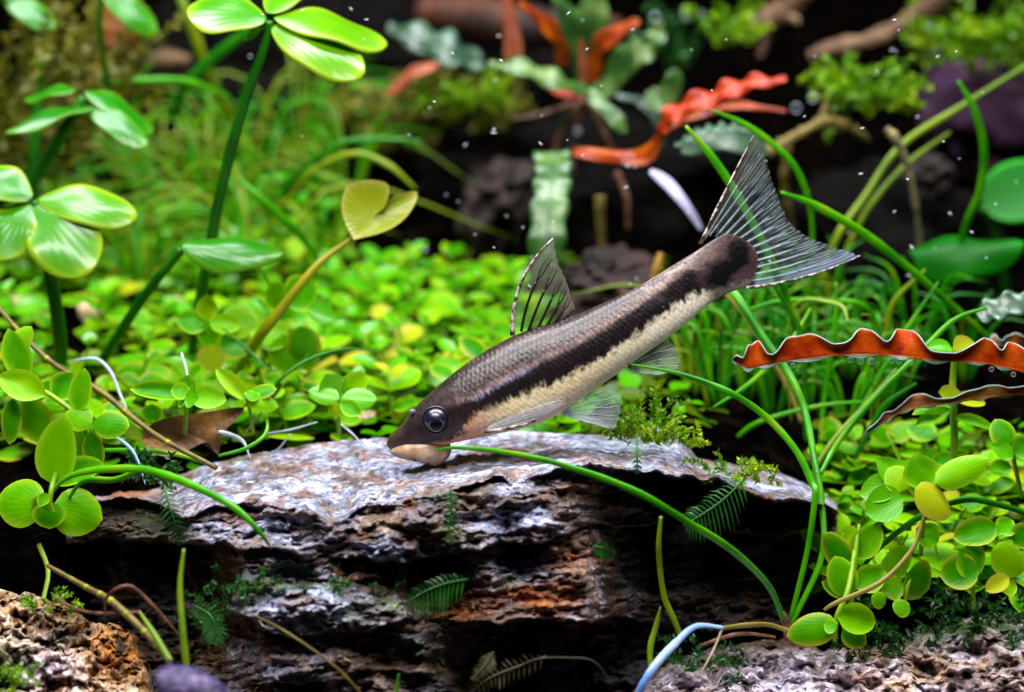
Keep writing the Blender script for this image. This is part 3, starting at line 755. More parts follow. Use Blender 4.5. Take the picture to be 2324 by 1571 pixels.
# dorsal fin
def z2(p): return (850 + p[0] / 2.7023, 570 + p[1] / 2.7023)
D = [((1165,725),(1150,330),(1440,72)), ((1225,700),(1262,420),(1452,150)), ((1275,690),(1345,480),(1475,235)), ((1340,675),(1400,540),(1510,310)),
     ((1395,660),(1440,600),(1535,380)), ((1440,648),(1490,600),(1560,460)), ((1485,635),(1540,590),(1588,545))]
D = [tuple(z2(p) for p in r) for r in D]
fin('dorsal_fin', D, lambda u, t: mixc(np.tile(C('#8a8076'), (len(u), 1)), C('#c4bcb4'), sstep(.3, .9, t)), lambda u, t: .20 + .05 * t + .12 * sstep(.2, 0, u) + .05 * sstep(.85, 1, t),
    lambda u, t: .25 * t * math.sin(u * 3), RAY_D, [.12, .095, .06, .02], range(7), lead=(0,), leadmat=RAY_S, lead_r=[.2, .15, .11, .06])
# anal fin
Aq = [((1430,825),(1470,790),(1512,768)), ((1432,828),(1480,800),(1530,785)), ((1433,832),(1490,818),(1542,805)), ((1433,835),(1495,832),(1547,825)), ((1432,838),(1490,848),(1530,843)), ((1430,840),(1470,850),(1500,850))]
Aq = [tuple((p[0]*1.10155, p[1]*1.10155) for p in r) for r in Aq]
fin('anal_fin', Aq, lambda u, t: np.tile(C('#b4c8bc'), (len(u), 1)), lambda u, t: .34 + .12 * sstep(.7, 1, u), lambda u, t: -.4 * t, RAY_P, [.06, .05, .03], range(6))
# pelvic fins, pectoral fins: near side and far side
Pv = [((1276,934),(1330,905),(1392,868)), ((1277,935),(1335,918),(1408,890)), ((1278,936),(1340,930),(1412,915)), ((1278,938),(1340,943),(1408,938)), ((1277,939),(1335,953),(1403,958)), ((1275,940),(1325,957),(1392,974))]
Pv = [tuple((p[0]*1.10155, p[1]*1.10155) for p in r) for r in Pv]
for sd in (-1, 1):
    fin('pelvic_fin', Pv, lambda u, t: mixc(np.tile(C('#c0ccd0'), (len(u), 1)), C('#dfe4ee'), sstep(.5, 1, u)), lambda u, t: .30 + .30 * sstep(.3, 1, u) * sstep(1.1, .4, t), lambda u, t, sd=sd: sd * (.9 + .9 * t), RAY_P, [.07, .055, .03], range(6))
Pc = [((1108,990),(1190,950),(1282,925)), ((1106,992),(1190,955),(1284,932)), ((1104,994),(1190,962),(1285,938)), ((1102,996),(1190,970),(1270,947)), ((1100,998),(1180,985),(1245,960)), ((1100,1000),(1160,994),(1215,975))]
Pc = [tuple((p[0]*1.10155, p[1]*1.10155 - 22) for p in r) for r in Pc]
for sd in (-1, 1):
    fin('pectoral_fin', Pc, lambda u, t: mixc(np.tile(C('#a89c90'), (len(u), 1)), C('#8c8690'), sstep(.4, 1, u)), lambda u, t: .25 + .35 * sstep(.4, 1, u), lambda u, t, sd=sd: sd * (2.6 + .55 * math.sin(t * 2.4)), RAY_D if sd > 0 else RAY_P, [.07, .05, .03], range(6), lead=(5,), leadmat=RAY_S, lead_r=[.15, .12, .08])

# ------------------------------------------------------------------ leaf meshes (unit length along +X, normal +Z)
def leaf_mesh(name, wfun, nx=10, ny=6, cup=.12, droop=.15, wave=0.0, waven=3, fold=0.0, notch=0.0, thick=0.0, seed=0):
    V, F, rim, vein = [], [], [], []
    r0 = random.Random(seed); ph = r0.random() * 6
    for i in range(nx + 1):
        s = i / nx
        w = wfun(s)
        for j in range(ny + 1):
            t = -1 + 2 * j / ny
            x = s - notch * max(0, (s - .6) / .4) * (1 - abs(t)) ** 1.5
            y = .5 * w * t
            z = -droop * s * s + cup * (t * t) * w * .6 + fold * abs(t) * w + wave * w * abs(t) * math.sin(s * waven * 2 * math.pi + ph + (1.3 if t > 0 else 0))
            V.append((x, y, z)); rim.append(max(abs(t) ** 6, s ** 14) if s > .04 else 0); vein.append(math.atan2(y, x + .12))
    for i in range(nx):
        for j in range(ny):
            a = i * (ny + 1) + j; F.append((a, a + ny + 1, a + ny + 2, a + 1))
    if thick:
        n0 = len(V); V += [(x, y, z - thick) for x, y, z in V]; rim += rim; vein += vein
        F += [tuple(k + n0 for k in f[::-1]) for f in F]
        bd = [i * (ny + 1) for i in range(nx + 1)] + [nx * (ny + 1) + j for j in range(1, ny + 1)] + [i * (ny + 1) + ny for i in range(nx - 1, -1, -1)] + [j for j in range(ny - 1, 0, -1)]
        for q in range(len(bd)):
            a, b = bd[q], bd[(q + 1) % len(bd)]; F.append((a, a + n0, b + n0, b))
    me = mesh(name, V, F)
    for nm, ar in (('rim', rim), ('vein', vein)):
        a = me.attributes.new(nm, 'FLOAT', 'POINT'); a.data.foreach_set('value', np.array(ar, dtype=np.float32))
    return me
def w_round(s): return max(0.05, math.sin(math.pi * min(1, s) ** .85) ** .55) if 0 < s < 1 else 0.03
def w_oval(s): return max(0.04, math.sin(math.pi * s ** .9) ** .75) if 0 < s < 1 else 0.03
def w_obov(s): return (0.05 + 1.0 * (math.sin(math.pi * min(1, s ** 1.2)) ** .6 if 0 < s < 1 else 0)) if s < 1 else .12
def w_lance(s): return max(.03, (math.sin(math.pi * s ** .8)) ** .9) if 0 < s < 1 else .02
class Meshes: pass
def with_mat(me, mat):
    m = me.copy(); m.materials.clear(); m.materials.append(mat); return m
ROUNDS = [leaf_mesh('leaf', w_round, 10, 6, .16, .10, seed=1), leaf_mesh('leaf', w_round, 10, 6, -.12, .22, seed=2), leaf_mesh('leaf', w_oval, 10, 6, .2, .05, .04, 1, seed=3), leaf_mesh('leaf', w_oval, 10, 6, .05, .28, .05, 1.4, seed=4)]
SMALLS = [leaf_mesh('leaf', w_round, 7, 4, .16, .10, seed=1), leaf_mesh('leaf', w_oval, 7, 4, -.10, .25, seed=2), leaf_mesh('leaf', w_round, 7, 4, .25, .0, .04, 1, seed=3)]
CLOV = leaf_mesh('leaflet', w_obov, 24, 14, -.06, .26, .035, 1.3, thick=.015, seed=5)
_mc = {}
def mm(me, mat):
    k = (me.name, mat.name)
    if k not in _mc: _mc[k] = with_mat(me, mat)
    return _mc[k]
def place(name, me, parent, A, B, nrm, width):
    """a leaf from A to B (world mm) whose face looks along nrm"""
    A, B = Vector(A), Vector(B); d = B - A; ln = d.length; d.normalize()
    n = Vector(nrm); n = n - d * n.dot(d)
    if n.length < 1e-4: n = Vector((0, 0, 1)).cross(d)
    n.normalize(); s = n.cross(d)
    o = bpy.data.objects.new(name, me); COL.objects.link(o)
    M = Matrix(((d.x*ln, s.x*width, n.x*ln, 0), (d.y*ln, s.y*width, n.y*ln, 0), (d.z*ln, s.z*width, n.z*ln, 0), (0, 0, 0, 1)))
    for r in range(3):
        for c_ in range(3): M[r][c_] *= S
    M.translation = (A - BASE[parent.name]) * S
    o.parent = parent; o.matrix_local = M
    return o
TOCAM = -FWD
def hleaf(parent, b, t, w, Y, tilt, mat, me=None, dY=0.0, roll=0.0, name='leaf', trueY=None):
    """photo pixels of base and tip, apparent width in px; tilt = how far the face is turned up from the lens"""
    me = me or ROUNDS[0]
    A = P(b[0], b[1], Y); B = P(t[0], t[1], Y + dY)
    th = math.radians(tilt); n = TOCAM * math.cos(th) + UP * math.sin(th) + Vector((math.sin(math.radians(roll)), 0, 0))
    d = (B - A).normalized(); n = (n - d * n.dot(d)).normalized()
    s = n.cross(d); sp = s - FWD * s.dot(FWD)
    k = max(sp.length, .35)
    return place(name, mm(me, mat), parent, A, B, n, w * mmpx(Y) / k)
def part(name, vf, mat, parent): return obj(name, vf[0], vf[1], mat, parent)

# ------------------------------------------------------------------ clover-like plants
def clover(label, hub, Yh, leaflets, stalk, mat, stalkmat, r, group=None, cat='water plant'):
    base = stalk[-1]; bp = P(*base)
    t = thing('clover_plant', label, cat, bp, group)
    part('stalk', tube([P(hub[0], hub[1], Yh)] + [P(*p) for p in stalk], r, 34, 12), stalkmat, t)
    for L_ in leaflets:
        b, tip, w, tilt, dY = L_[:5]
        hleaf(t, b, tip, w, Yh, tilt, L_[5] if len(L_) > 5 else mat, CLOV, dY, name='leaflet', roll=(L_[6] if len(L_) > 6 else 0))
    return t
clover('tall dark-stalked clover-like plant whose four glossy leaflets spread above the grass', (612, 48), 16,
       [((616,58),(820,122),108,40,-3), ((622,40),(880,38),88,52,1.5), ((606,44),(436,-14),104,46,-1), ((612,30),(668,-60),80,50,5), ((608,56),(552,58),26,70,4,CLOVER_D)],
       [(604,95,16.5),(548,255,18),(500,440,21),(468,610,24),(442,740,29),(436,800,31)], CLOVER, STEM_D, [.32,.42,.5,.52,.52,.5])
clover('clover-like plant with four blue-glinting leaflets standing behind a larger clover', (190, 222), 34,
       [((172,205),(52,190),44,58,2,CLOVER_D), ((222,240),(12,248),40,62,-4), ((192,208),(362,262),58,50,2,CLOVER_D), ((196,238),(326,300),56,44,-3,CLOVER_D)],
       [(165,265,34),(115,350,35),(58,440,36),(20,540,40)], CLOVER_D, STEM_D, [.4,.6,.62,.6])
clover('big veined clover-like plant with white-tipped leaflets on a thick dark stalk', (78, 456), 17,
       [((84,452),(296,452),90,38,-1), ((82,460),(184,586),146,30,-5), ((72,452),(-40,372),80,40,0), ((70,462),(-30,560),120,30,-4)],
       [(98,545,18),(120,650,20),(136,770,22.5),(139,840,24.5)], CLOVER, STEM_D, [.3,.55,.62,.64,.62])
t = thing('clover_plant', 'single dark glossy umbrella-like leaf on a slanting stalk above the carpet', 'water plant', P(236, 812, 25))
part('stalk', tube(path([(414,566,17),(330,668,20),(236,812,25)]), [.36,.46,.5], 24, 12), STEM_D, t)
hleaf(t, (408,556), (642,566), 84, 16.5, 40, CLOVER_D, leaf_mesh('leaf', w_oval, 22, 12, -.16, .06, .03, 1.5, thick=.015, seed=8), -1)
# heart leaf
t = thing('heart_leaf_plant', 'yellow heart-shaped leaf on a long olive stalk leaning over the carpet', 'water plant', P(545, 830, 22))
part('stalk', tube(path([(806,536,17),(720,602,15.5),(622,722,15),(585,770,17),(545,830,22)]), [.22,.34,.46,.5,.5], 30, 12), STEM_O, t)
def outline_leaf(name, parent, pts, axis, Y, mat, bulge=1.0, dY=0.0, hoff=0.0, thick=.12, n=3):
    """thin leaf from its outline (photo px): rings shrink to the axis point, so it can dish"""
    po = spline([Vector((p[0], p[1], 0)) for p in pts + [pts[0]]], 76)[:-1]
    cx = Vector((axis[0], axis[1], 0)); V, F, rim, vein = [], [], [], []
    rings = 8
    for side in (0, 1):
        for k in range(rings + 1):
            q = 1 - k / rings
            for p in po:
                w = cx + (p - cx) * q
                V.append(P(w.x, w.y, Y + bulge * (1 - q * q) + dY * (w.x - axis[0]) / 100 + hoff * (w.y - axis[1]) / 100 + (thick * (1 - q ** 6) if side else 0)))
                rim.append(q ** 9); vein.append(math.atan2(p.y - axis[1], p.x - axis[0]) * .7)
    m_ = len(po); off = (rings + 1) * m_
    for side in (0, 1):
        for k in range(rings):
            for i in range(m_):
                a, b = side*off + k*m_ + i, side*off + k*m_ + (i+1) % m_
                f = (a, b, b + m_, a + m_); F.append(f if side == 0 else f[::-1])
    o = obj(name, V, F, mat, parent); vfloat(o, 'rim', rim); vfloat(o, 'vein', vein); return o
outline_leaf('leaf_blade', t, [(803,544),(783,505),(775,466),(786,424),(812,411),(850,409),(880,419),(881,448),(868,476),(890,448),(917,438),(946,436),(940,466),(912,502),(868,527)], (842,497), 16.6, HEART, .7, .5, -1.5)

def lone_leaf(label, b, tip, w, Y, tilt, mat, stalk, r, me=None, stm=STEM_D, name='broad_leaf_plant', cat='water plant', **kw):
    p = stalk[-1]; t = thing(name, label, cat, P(*p))
    part('stalk', tube([P(b[0], b[1], Y)] + [P(*q) for q in stalk], r, 24, 10), stm, t)
    hleaf(t, b, tip, w, Y, tilt, mat, me or CLOV, **kw); return t
lone_leaf('blurred leaf with a blue glint hanging over brown driftwood', (232,-18), (362,52), 62, 52, 35, CLOVER_D, [(226,60,53),(240,170,56),(262,300,62)], .35)
lone_leaf('blurred dark leaf above the tall stalk at the mossy tank corner', (10,-8), (118,40), 54, 58, 40, CLOVER_D, [(80,70,58),(86,190,58),(72,400,58),(60,520,62)], .6, dY=-2)
t = lone_leaf('dark green round leaf on two stalks behind the red wavy leaf', (2066,572), (2324,562), 100, 40, 38, ROUND_D, [(2130,610,42),(2140,700,46),(2150,800,50)], [.2,.5,.5], leaf_mesh('leaf', w_round, 20, 12, -.25, -.06, .05, 1.5, thick=.015, seed=9))
part('stalk', tube(path([(2215,596,41),(2222,690,44),(2225,790,48)]), .7, 18, 10), STEM_D, t)
lone_leaf('larger dark oval leaf partly hidden behind the round leaf', (2230,470), (2420,395), 140, 56, 25, ROUND_D, [(2260,520,57),(2280,640,60),(2285,720,62)], .5, leaf_mesh('leaf', w_round, 20, 12, .1, .05, thick=.015, seed=10))

# ------------------------------------------------------------------ grass blades, one plant each
def blade(label, pts, Y=None, r=.25, mat=BLADE, name='grass_blade', cat='grass blade', group=None, n=40, flat=.5, sides=8, extra=()):
    p = path(pts, Y); t = None
    r1 = random.Random(len(label)); p = [q + Vector((r1.gauss(0, .10), r1.gauss(0, .1), r1.gauss(0, .10))) if 0 < k < len(p) - 1 else q for k, q in enumerate(p)]
    V, F = tube(p, r, n, sides, flat, .07, len(label))
    if name == 'grass_blade':
        t = thing('grass_plant', label, cat, p[-1], group); obj('blade', V, F, mat, t); return t
    o = obj(name, V, F, mat, base=p[-1]); return tag(o, label, cat, group)
TP = [.06,.2,.25,.26,.26,.26]
blade('long green blade arching across the rock front up to the fish mouth', [(985,1022,-6),(1040,1020,-8),(1170,1030,-12.5),(1300,1060,-14),(1440,1116,-14.5),(1560,1186,-14),(1660,1252,-12),(1740,1335,-9),(1782,1420,-6)], r=[.05,.16,.22,.26,.28,.27,.26,.22])
blade('green blade drooping over the rock end with its tip against the dark crack', [(615,1246,-16),(592,1214,-16.5),(540,1164,-16),(460,1110,-14.5),(370,1076,-12),(300,1068,-10),(200,1074,-8),(150,1088,-6),(110,1130,-4)], r=[.05,.18,.26,.3,.3,.28,.24,.2])
blade('short green blade lying under the longer drooping blade by the rock end', [(372,1080,-11),(330,1072,-10),(260,1080,-8.5),(190,1094,-7),(150,1140,-5)], r=[.1,.24,.24,.2])
blade('thin upright blade standing behind the snail shell', [(417,1246,-19),(411,1330,-20),(418,1430,-21),(421,1530,-22),(422,1640,-22)], r=[.1,.2,.22,.24,.24], mat=BLADE_O)
blade('short olive blade hanging under the lime sprig above the ochre rock', [(88,1235,-6),(104,1300,-8),(98,1362,-10)], r=[.2,.2,.22], mat=BLADE_O)
blade('thin green blade lying along the crest of the rock beside the roots', [(482,1058,-1),(400,1036,0),(320,1022,1),(235,1022,2)], r=[.08,.18,.2,.16])
blade('yellow-green blade arching beside the fish tail and ending against the red leaf', [(1615,250,22),(1700,290,23),(1790,362,24),(1834,450,25),(1845,560,27),(1835,720,30),(1830,860,33)], r=[.1,.28,.32,.32,.3,.28,.26])
blade('bright blade slanting down from the fish tail past the dark round leaf', [(1772,436,14),(1850,466,15),(1960,530,17),(2080,622,20),(2180,712,24),(2240,770,28),(2290,850,33)], r=[.12,.36,.4,.38,.34,.3,.28])
blade('thick blade passing behind the translucent tail fin', [(1556,286,14),(1610,352,14),(1650,416,14),(1700,500,14),(1760,610,16),(1800,720,20),(1830,840,26)], r=[.14,.34,.36,.36,.34,.3,.26])
blade('bright blade rising from the clump base and leaning left under the tail', [(1640,640,10),(1680,690,8),(1738,766,6),(1790,850,4),(1826,930,2),(1852,1042,-1),(1868,1150,-3),(1862,1262,-5),(1812,1380,-6),(1786,1424,-6)], r=[.3,.36,.36,.34,.3,.28,.26,.26,.24,.22])
blade('blade touching the anal fin and curving down to the clump base', [(1415,824,-1.5),(1540,850,-2),(1650,888,-3),(1740,950,-3),(1800,1022,-4),(1840,1090,-5),(1850,1128,-5.5),(1830,1260,-6),(1790,1420,-6)], r=[.06,.2,.26,.28,.28,.26,.22,.2])
blade('dark curved blade standing up behind the round leaf tip', [(2175,184,36),(2206,250,36),(2230,330,37),(2226,430,38),(2196,512,40),(2170,620,44)], r=[.12,.34,.4,.4,.38,.36])
blade('long olive blade running diagonally under the purple stone', [(2345,140,48),(2180,240,46),(2050,332,44),(1965,450,43),(1900,545,42),(1850,700,44),(1845,840,46)], r=[.2,.34,.36,.38,.36,.34], mat=BLADE_O)
blade('shorter olive blade beside the long diagonal one', [(2156,300,46),(2060,372,45),(1975,470,44),(1915,590,44),(1880,720,46),(1870,860,48)], r=[.15,.28,.3,.3,.3,.3], mat=BLADE_O)
blade('blade bridging the wavy red leaf to the grey-green leaf', [(2240,698,8),(2160,730,8),(2090,792,7),(1990,900,6),(1910,1000,5),(1862,1076,2)], r=[.12,.22,.26,.26,.24,.2])
blade('olive blade crossing the others below the red leaf', [(2034,838,14),(1980,905,13),(1900,990,11),(1850,1060,9)], r=[.1,.24,.26,.22], mat=BLADE_O)
blade('nearly level thin blade behind the leaning stems', [(1960,912,16),(1880,918,16),(1780,940,16),(1700,975,17),(1640,1030,19)], r=[.1,.2,.22,.2])
blade('dark green blade arching over the lime cluster', [(2345,1172,-2),(2270,1142,-3),(2190,1138,-4),(2090,1175,-4),(1990,1252,-3),(1950,1300,0)], r=[.15,.24,.26,.26,.22,.16], mat=BLADE_D)
blade('pale bare stalk rising from the clump base under the yellow leaf', [(2112,1130,-6),(2092,1200,-7),(2065,1255,-8),(2000,1320,-8.5),(1900,1365,-8.5),(1870,1385,-8)], r=[.1,.14,.18,.2,.18,.12], mat=BLADE_Y)
blade('olive blade hanging down in front of the dark hollow', [(1500,1172,-12),(1494,1250,-12),(1510,1350,-12),(1528,1410,-12),(1546,1446,-12)], r=[.12,.2,.22,.22,.2], mat=BLADE_O)
blade('short olive blade sprouting from the blue-white root', [(1499,1378,-14),(1488,1420,-14),(1480,1470,-14.5),(1477,1530,-15)], r=[.06,.2,.22,.2], mat=BLADE_O)
blade('thin dark blade curling down through the carpet', [(585,600,20),(620,660,20),(640,740,21),(632,820,23),(640,880,25)], r=[.06,.12,.14,.14,.12], mat=BLADE_D)
blade('thin arched blade among the carpet leaves', [(870,800,12),(790,796,11),(700,812,10),(640,860,9),(610,905,10)], r=[.05,.12,.14,.14,.12], mat=BLADE_D)
blade('thin blade slanting over the carpet beside the twig', [(505,745,17),(560,795,16),(610,842,15)], r=[.08,.14,.12], mat=BLADE)
blade('tiny blade tip poking up at the rock foot', [(905,1530,-21),(902,1580,-21),(900,1640,-21)], r=[.06,.16,.2])
blade('curved thin blade under the roots at the rock crest', [(495,1035,2),(560,1020,2),(600,985,3),(604,930,5)], r=[.1,.16,.16,.1])

for lb, pts, Y, r, m in [
    ('level blade bending behind the fish tail base', [(1700,702),(1760,688),(1812,682),(1880,683),(1950,692),(1990,740),(2000,840)], (18, 24), [.1,.24,.26,.26,.24,.22], BLADE),
    ('upright blade dropping from the lower tail fin edge', [(1752,640),(1790,705),(1809,753),(1822,837),(1828,930),(1830,1000)], (10, 16), [.14,.26,.28,.28,.26,.22], BLADE),
    ('pale arched blade with a whitish tip above the red leaf', [(1925,732),(1908,700),(1879,682),(1822,680),(1796,730),(1790,860),(1796,960)], (14, 20), [.08,.2,.22,.22,.22,.2,.2], BLADE_O),
    ('small hooked blade tip just above the red leaf crest', [(1955,714),(1972,716),(1983,734),(1984,790),(1980,900),(1975,980)], (14, 18), [.06,.14,.18,.18,.18], BLADE_O),
    ('bright blade slanting left from under the red leaf tip', [(1618,925),(1684,880),(1745,833),(1800,770),(1840,700)], (10, 16), [.08,.2,.24,.22,.12], BLADE),
    ('dark blade slanting below the thin brown wavy leaf', [(2080,870),(2014,915),(1977,972),(1940,1040)], (14, 16), [.1,.26,.28,.22], BLADE_D),
    ('olive blade leaning right towards the round leaf stalk', [(2100,612),(2030,679),(2014,746),(2000,850),(1990,960)], (26, 28), [.1,.26,.28,.28,.26], BLADE_O),
    ('long thin blade leaning right behind the long red leaf', [(2130,640),(2060,740),(2000,850),(1940,960),(1900,1030)], (20, 18), [.08,.2,.22,.22,.2], BLADE),
    ('straight bright blade standing behind the leaning stems', [(1898,640),(1890,740),(1876,850),(1866,960),(1862,1040)], (20, 18), [.08,.2,.22,.22,.2], BLADE),
    ('dry tan blade leaning behind the fish flank', [(1640,660),(1690,720),(1740,790),(1790,880),(1820,960)], (22, 20), [.12,.28,.3,.26,.2], BLADE_Y),
    ('thin dark blade crossing under the tail fin', [(1700,640),(1760,740),(1850,830),(1900,930),(1920,1000)], (26, 22), [.1,.2,.22,.22,.2], BLADE_D)]:
    blade(lb, pts, Y, r=r, mat=m)

# runners, roots, twigs
blade('glossy blue-white root looping up from the front rock', [(1440,1600,-17),(1465,1545,-17),(1490,1505,-16.5),(1530,1462,-15),(1580,1432,-13.5),(1642,1424,-12)], r=[.24,.28,.31,.28,.22,.14], mat=ROOT_B, name='root', cat='root')
blade('olive runner joining the blue-white root to the grass base', [(1636,1426,-12),(1700,1414,-10),(1750,1420,-8),(1790,1432,-7)], r=[.16,.2,.18,.2], mat=BLADE_Y, name='root', cat='root')
blade('thin brown runner under the olive one', [(1590,1466,-13),(1650,1440,-12),(1700,1436,-10),(1760,1446,-8)], r=[.12,.14,.14,.1], mat=ROOTBR, name='root', cat='root')
blade('thin tan root hanging off the olive runner', [(1640,1424,-12),(1622,1470,-13),(1590,1530,-14.5)], r=[.1,.1,.06], mat=ROOT_T, name='root', cat='root')
o = blade('brown stem stub at the grass base on the front rock', [(1775,1390,-6.5),(1785,1420,-6.5),(1792,1455,-6.5)], r=[.2,.42,.36], mat=ROOTBR, name='stem_base', cat='stem')
blade('silvery white root arching beside the thick dark stalk', [(165,818,12),(215,812,11),(250,842,10),(275,890,9),(288,930,8)], r=[.06,.16,.16,.14,.06], mat=ROOT_W, name='root', cat='root')
blade('blue-white bent root at the soil edge by the round leaf', [(225,985,1),(262,1000,0),(296,1020,-1),(318,1060,-2),(330,1100,-3)], r=[.06,.12,.15,.13,.05], mat=ROOT_B, name='root', cat='root')
blade('white root bridging above the rock crest', [(478,988,5),(510,985,4),(548,1000,3),(568,1040,2)], r=[.14,.2,.18,.08], mat=ROOT_W, name='root', cat='root')
for q, (pts, lb) in enumerate([([(600,985),(660,975),(720,958)], 'pale root fanning right of the white bridge root'), ([(590,1040),(630,1020),(660,985)], 'pale root dropping behind the white bridge root'), ([(770,960),(800,985),(822,1012)], 'short white root ending at the rock edge beneath a sprig'), ([(412,800),(422,860),(420,920),(425,975)], 'thin yellow-white root hanging below the dark round sprig'),
                                   ([(555,985),(585,945),(600,925)], 'hair-thin tan root over the dead leaf')]):
    blade(lb, pts, (8, 4), r=[.06,.09,.04], mat=ROOT_W if q < 4 else ROOT_T, name='root', cat='root', n=16)
def jointed(label, pts, r, mat, joints, jm):
    t = thing('twig', label, 'twig', path(pts)[-1])
    part('stem', tube(path(pts), r, 50, 9, wob=.08, seed=3), mat, t)
    cs = spline(path(pts), 60)
    for f in joints:
        p = cs[int(f * 59)]; q = cs[min(59, int(f * 59) + 1)]; d = (q - p).normalized()
        part('joint', tube([p - d * .15, p, p + d * .15], [r * 1.05 if not isinstance(r, list) else interp(r, f) * 1.07] * 3, 5, 9), jm, t)
    return t
jointed('brown stem slanting down through the carpet to the rock crest', [(-20,680,12),(60,770,9),(130,832,7),(230,890,4),(350,985,0),(490,1062,-4)], [.18,.22,.25,.24,.2], TWIG, [.35,.55,.7,.85], STEM_O)
jointed('olive ringed stem falling from the sprig to the snail shell', [(108,1284,-12),(200,1335,-15),(255,1366,-17),(330,1436,-20),(388,1505,-23)], [.16,.2,.26,.24,.2], TWIG, [.25,.38,.5,.62,.75,.88], STEM_O)
blade('short green shoot meeting the ringed stem at the snail', [(316,1388,-20),(350,1440,-21.5),(386,1502,-23)], r=[.08,.24,.24], mat=BLADE_O)
blade('brown root hoop over the ochre rock', [(238,1400,-17),(250,1352,-18),(300,1338,-18),(350,1372,-18),(410,1446,-18)], r=[.06,.12,.14,.14,.06], mat=ROOTBR, name='root', cat='root')
blade('thin brown root lying between the ochre rock and ringed stem', [(118,1352,-12),(180,1385,-15),(240,1392,-17),(320,1388,-18)], r=[.08,.1,.1,.06], mat=ROOTBR, name='root', cat='root')
blade('dark thread-like twig lying on the pale lower ledge', [(556,1386,-16),(650,1440,-20),(760,1522,-21),(840,1600,-21)], r=[.06,.09,.1,.08], mat=TWIG, name='twig', cat='twig')

# ------------------------------------------------------------------ sprigs of small round leaves
def sprig_stem(a, b): return tube([a, (a + b) / 2 + Vector((random.uniform(-.4, .4), random.uniform(-.4, .4), 0)), b], [.17, .15, .1], 7, 5)
def sprig(label, base, height, npairs, llen, mats, group, lean=None, dens=SMALLS, stem=STEM_L):
    base = Vector(base); t = thing('carpet_sprig', label, 'carpet plant', base, group)
    lean = lean or Vector((random.uniform(-.5, .5), random.uniform(-.6, .3), 1)).normalized()
    tip = base + lean * height
    part('stem', sprig_stem(base, tip), stem, t)
    az = random.uniform(0, math.pi)
    for k in range(npairs):
        f = (k + .6) / npairs * .95 + .05
        p = base + (tip - base) * min(f, 1)
        size = llen * (1.0 if k < npairs - 1 else .66) * random.uniform(.7, 1.25)
        el = random.uniform(.0, .45) if k < npairs - 1 else random.uniform(.35, .9)
        for s in (0, 1):
            a = az + s * math.pi + random.uniform(-.25, .25)
            d = Vector((math.cos(a) * math.cos(el), math.sin(a) * math.cos(el), math.sin(el)))
            n = Vector((random.uniform(-.35, .35), random.uniform(-.75, .05), 1))
            place('leaf', mm(random.choice(dens), random.choice(mats)), t, p, p + d * size, n, size * random.uniform(.62, .98))
        az += math.pi / 2 + random.uniform(-.3, .3)
    return t
LM = [LEAF_LIME, LEAF_LIME, LEAF_LIME2, LEAF_PALE]
# hero sprigs
def hero(label, base, stems, leaves, stem=STEM_L):
    t = thing('leafy_sprig', label, 'carpet plant', P(*base))
    for pts, r in stems: part('stem', tube(path(pts), r, 16, 8), stem, t)
    for (b, tip, w, Y, tilt, mat, *kw) in leaves:
        hleaf(t, b, tip, w, Y, tilt, mat, random.choice(ROUNDS[:3]) if not kw or kw[0] is None else kw[0], dY=(kw[1] if len(kw) > 1 else random.uniform(-.8, .8)))
    return t
L1, L2, LP, LY = LEAF_LIME, LEAF_LIME2, LEAF_PALE, LEAF_YEL
hero('large lime sprig with spread round leaves overhanging the dark gap by the ochre rock', (185,1000,8),
     [([(112,1165,-5.5),(118,1105,-5),(140,1040,-2),(170,1010,3),(185,1000,8)], [.16,.22,.2,.2,.2])],
     [((100,1150),(-14,1128),112,-6,15,L1), ((120,1148),(232,1176),110,-6,15,L1), ((100,1130),(82,1198),66,-7,20,L2), ((112,1140),(112,1200),80,-6.5,10,L1),
      ((122,1100),(140,946),96,-4,15,L1), ((126,1090),(232,1052),62,-3.5,40,L1), ((108,1120),(88,1150),30,-7.5,20,L2)])
hero('upright lime sprig with a folded leaf pair beside the brown slanting stem', (220,1080,-1),
     [([(220,1080,-1),(190,965,-2),(120,900,-1),(60,870,1)], [.2,.22,.2,.14])],
     [((212,960),(286,962),66,-3,18,L1), ((208,962),(150,932),60,-3,20,L1), ((205,980),(222,1072),52,-3,15,L2), ((178,932),(190,836),54,-2.5,10,L1), ((105,898),(-8,852),70,-1.5,20,L1), ((122,904),(172,848),70,-.5,25,L1),
      ((116,900),(130,868),60,1,35,LP), ((60,868),(18,745),66,2,20,L1), ((14,815),(62,742),54,3,15,L1), ((30,905),(14,1010),50,-1,15,L2), ((60,900),(100,1010),84,0,12,L2), ((200,975),(190,1050),80,-1,20,L2)])
hero('low green sprig with five oval leaves in front of the dead brown leaf', (420,985,3),
     [([(420,985,3),(425,900,2),(430,880,2)], [.18,.16,.1])],
     [((424,896),(294,878),46,2,25,L1), ((428,892),(388,884),40,1,20,L1), ((436,900),(512,906),54,1.5,20,L1), ((414,894),(432,852),44,2.5,30,L1), ((424,908),(404,908),38,.5,20,L1), ((420,905),(450,905),44,.5,15,LP), ((345,918),(346,960),52,2.5,10,L1)])
hero('small sprig with a leaning oval leaf pair next to the thin white roots', (570,960,5),
     [([(575,985,5),(560,905,4),(525,850,4)], [.16,.14,.1])],
     [((562,905),(490,836),40,3.5,20,L1), ((560,905),(632,918),42,3.5,25,L1), ((566,895),(620,875),34,4.5,40,L2), ((556,900),(590,890),30,3,30,L1)])
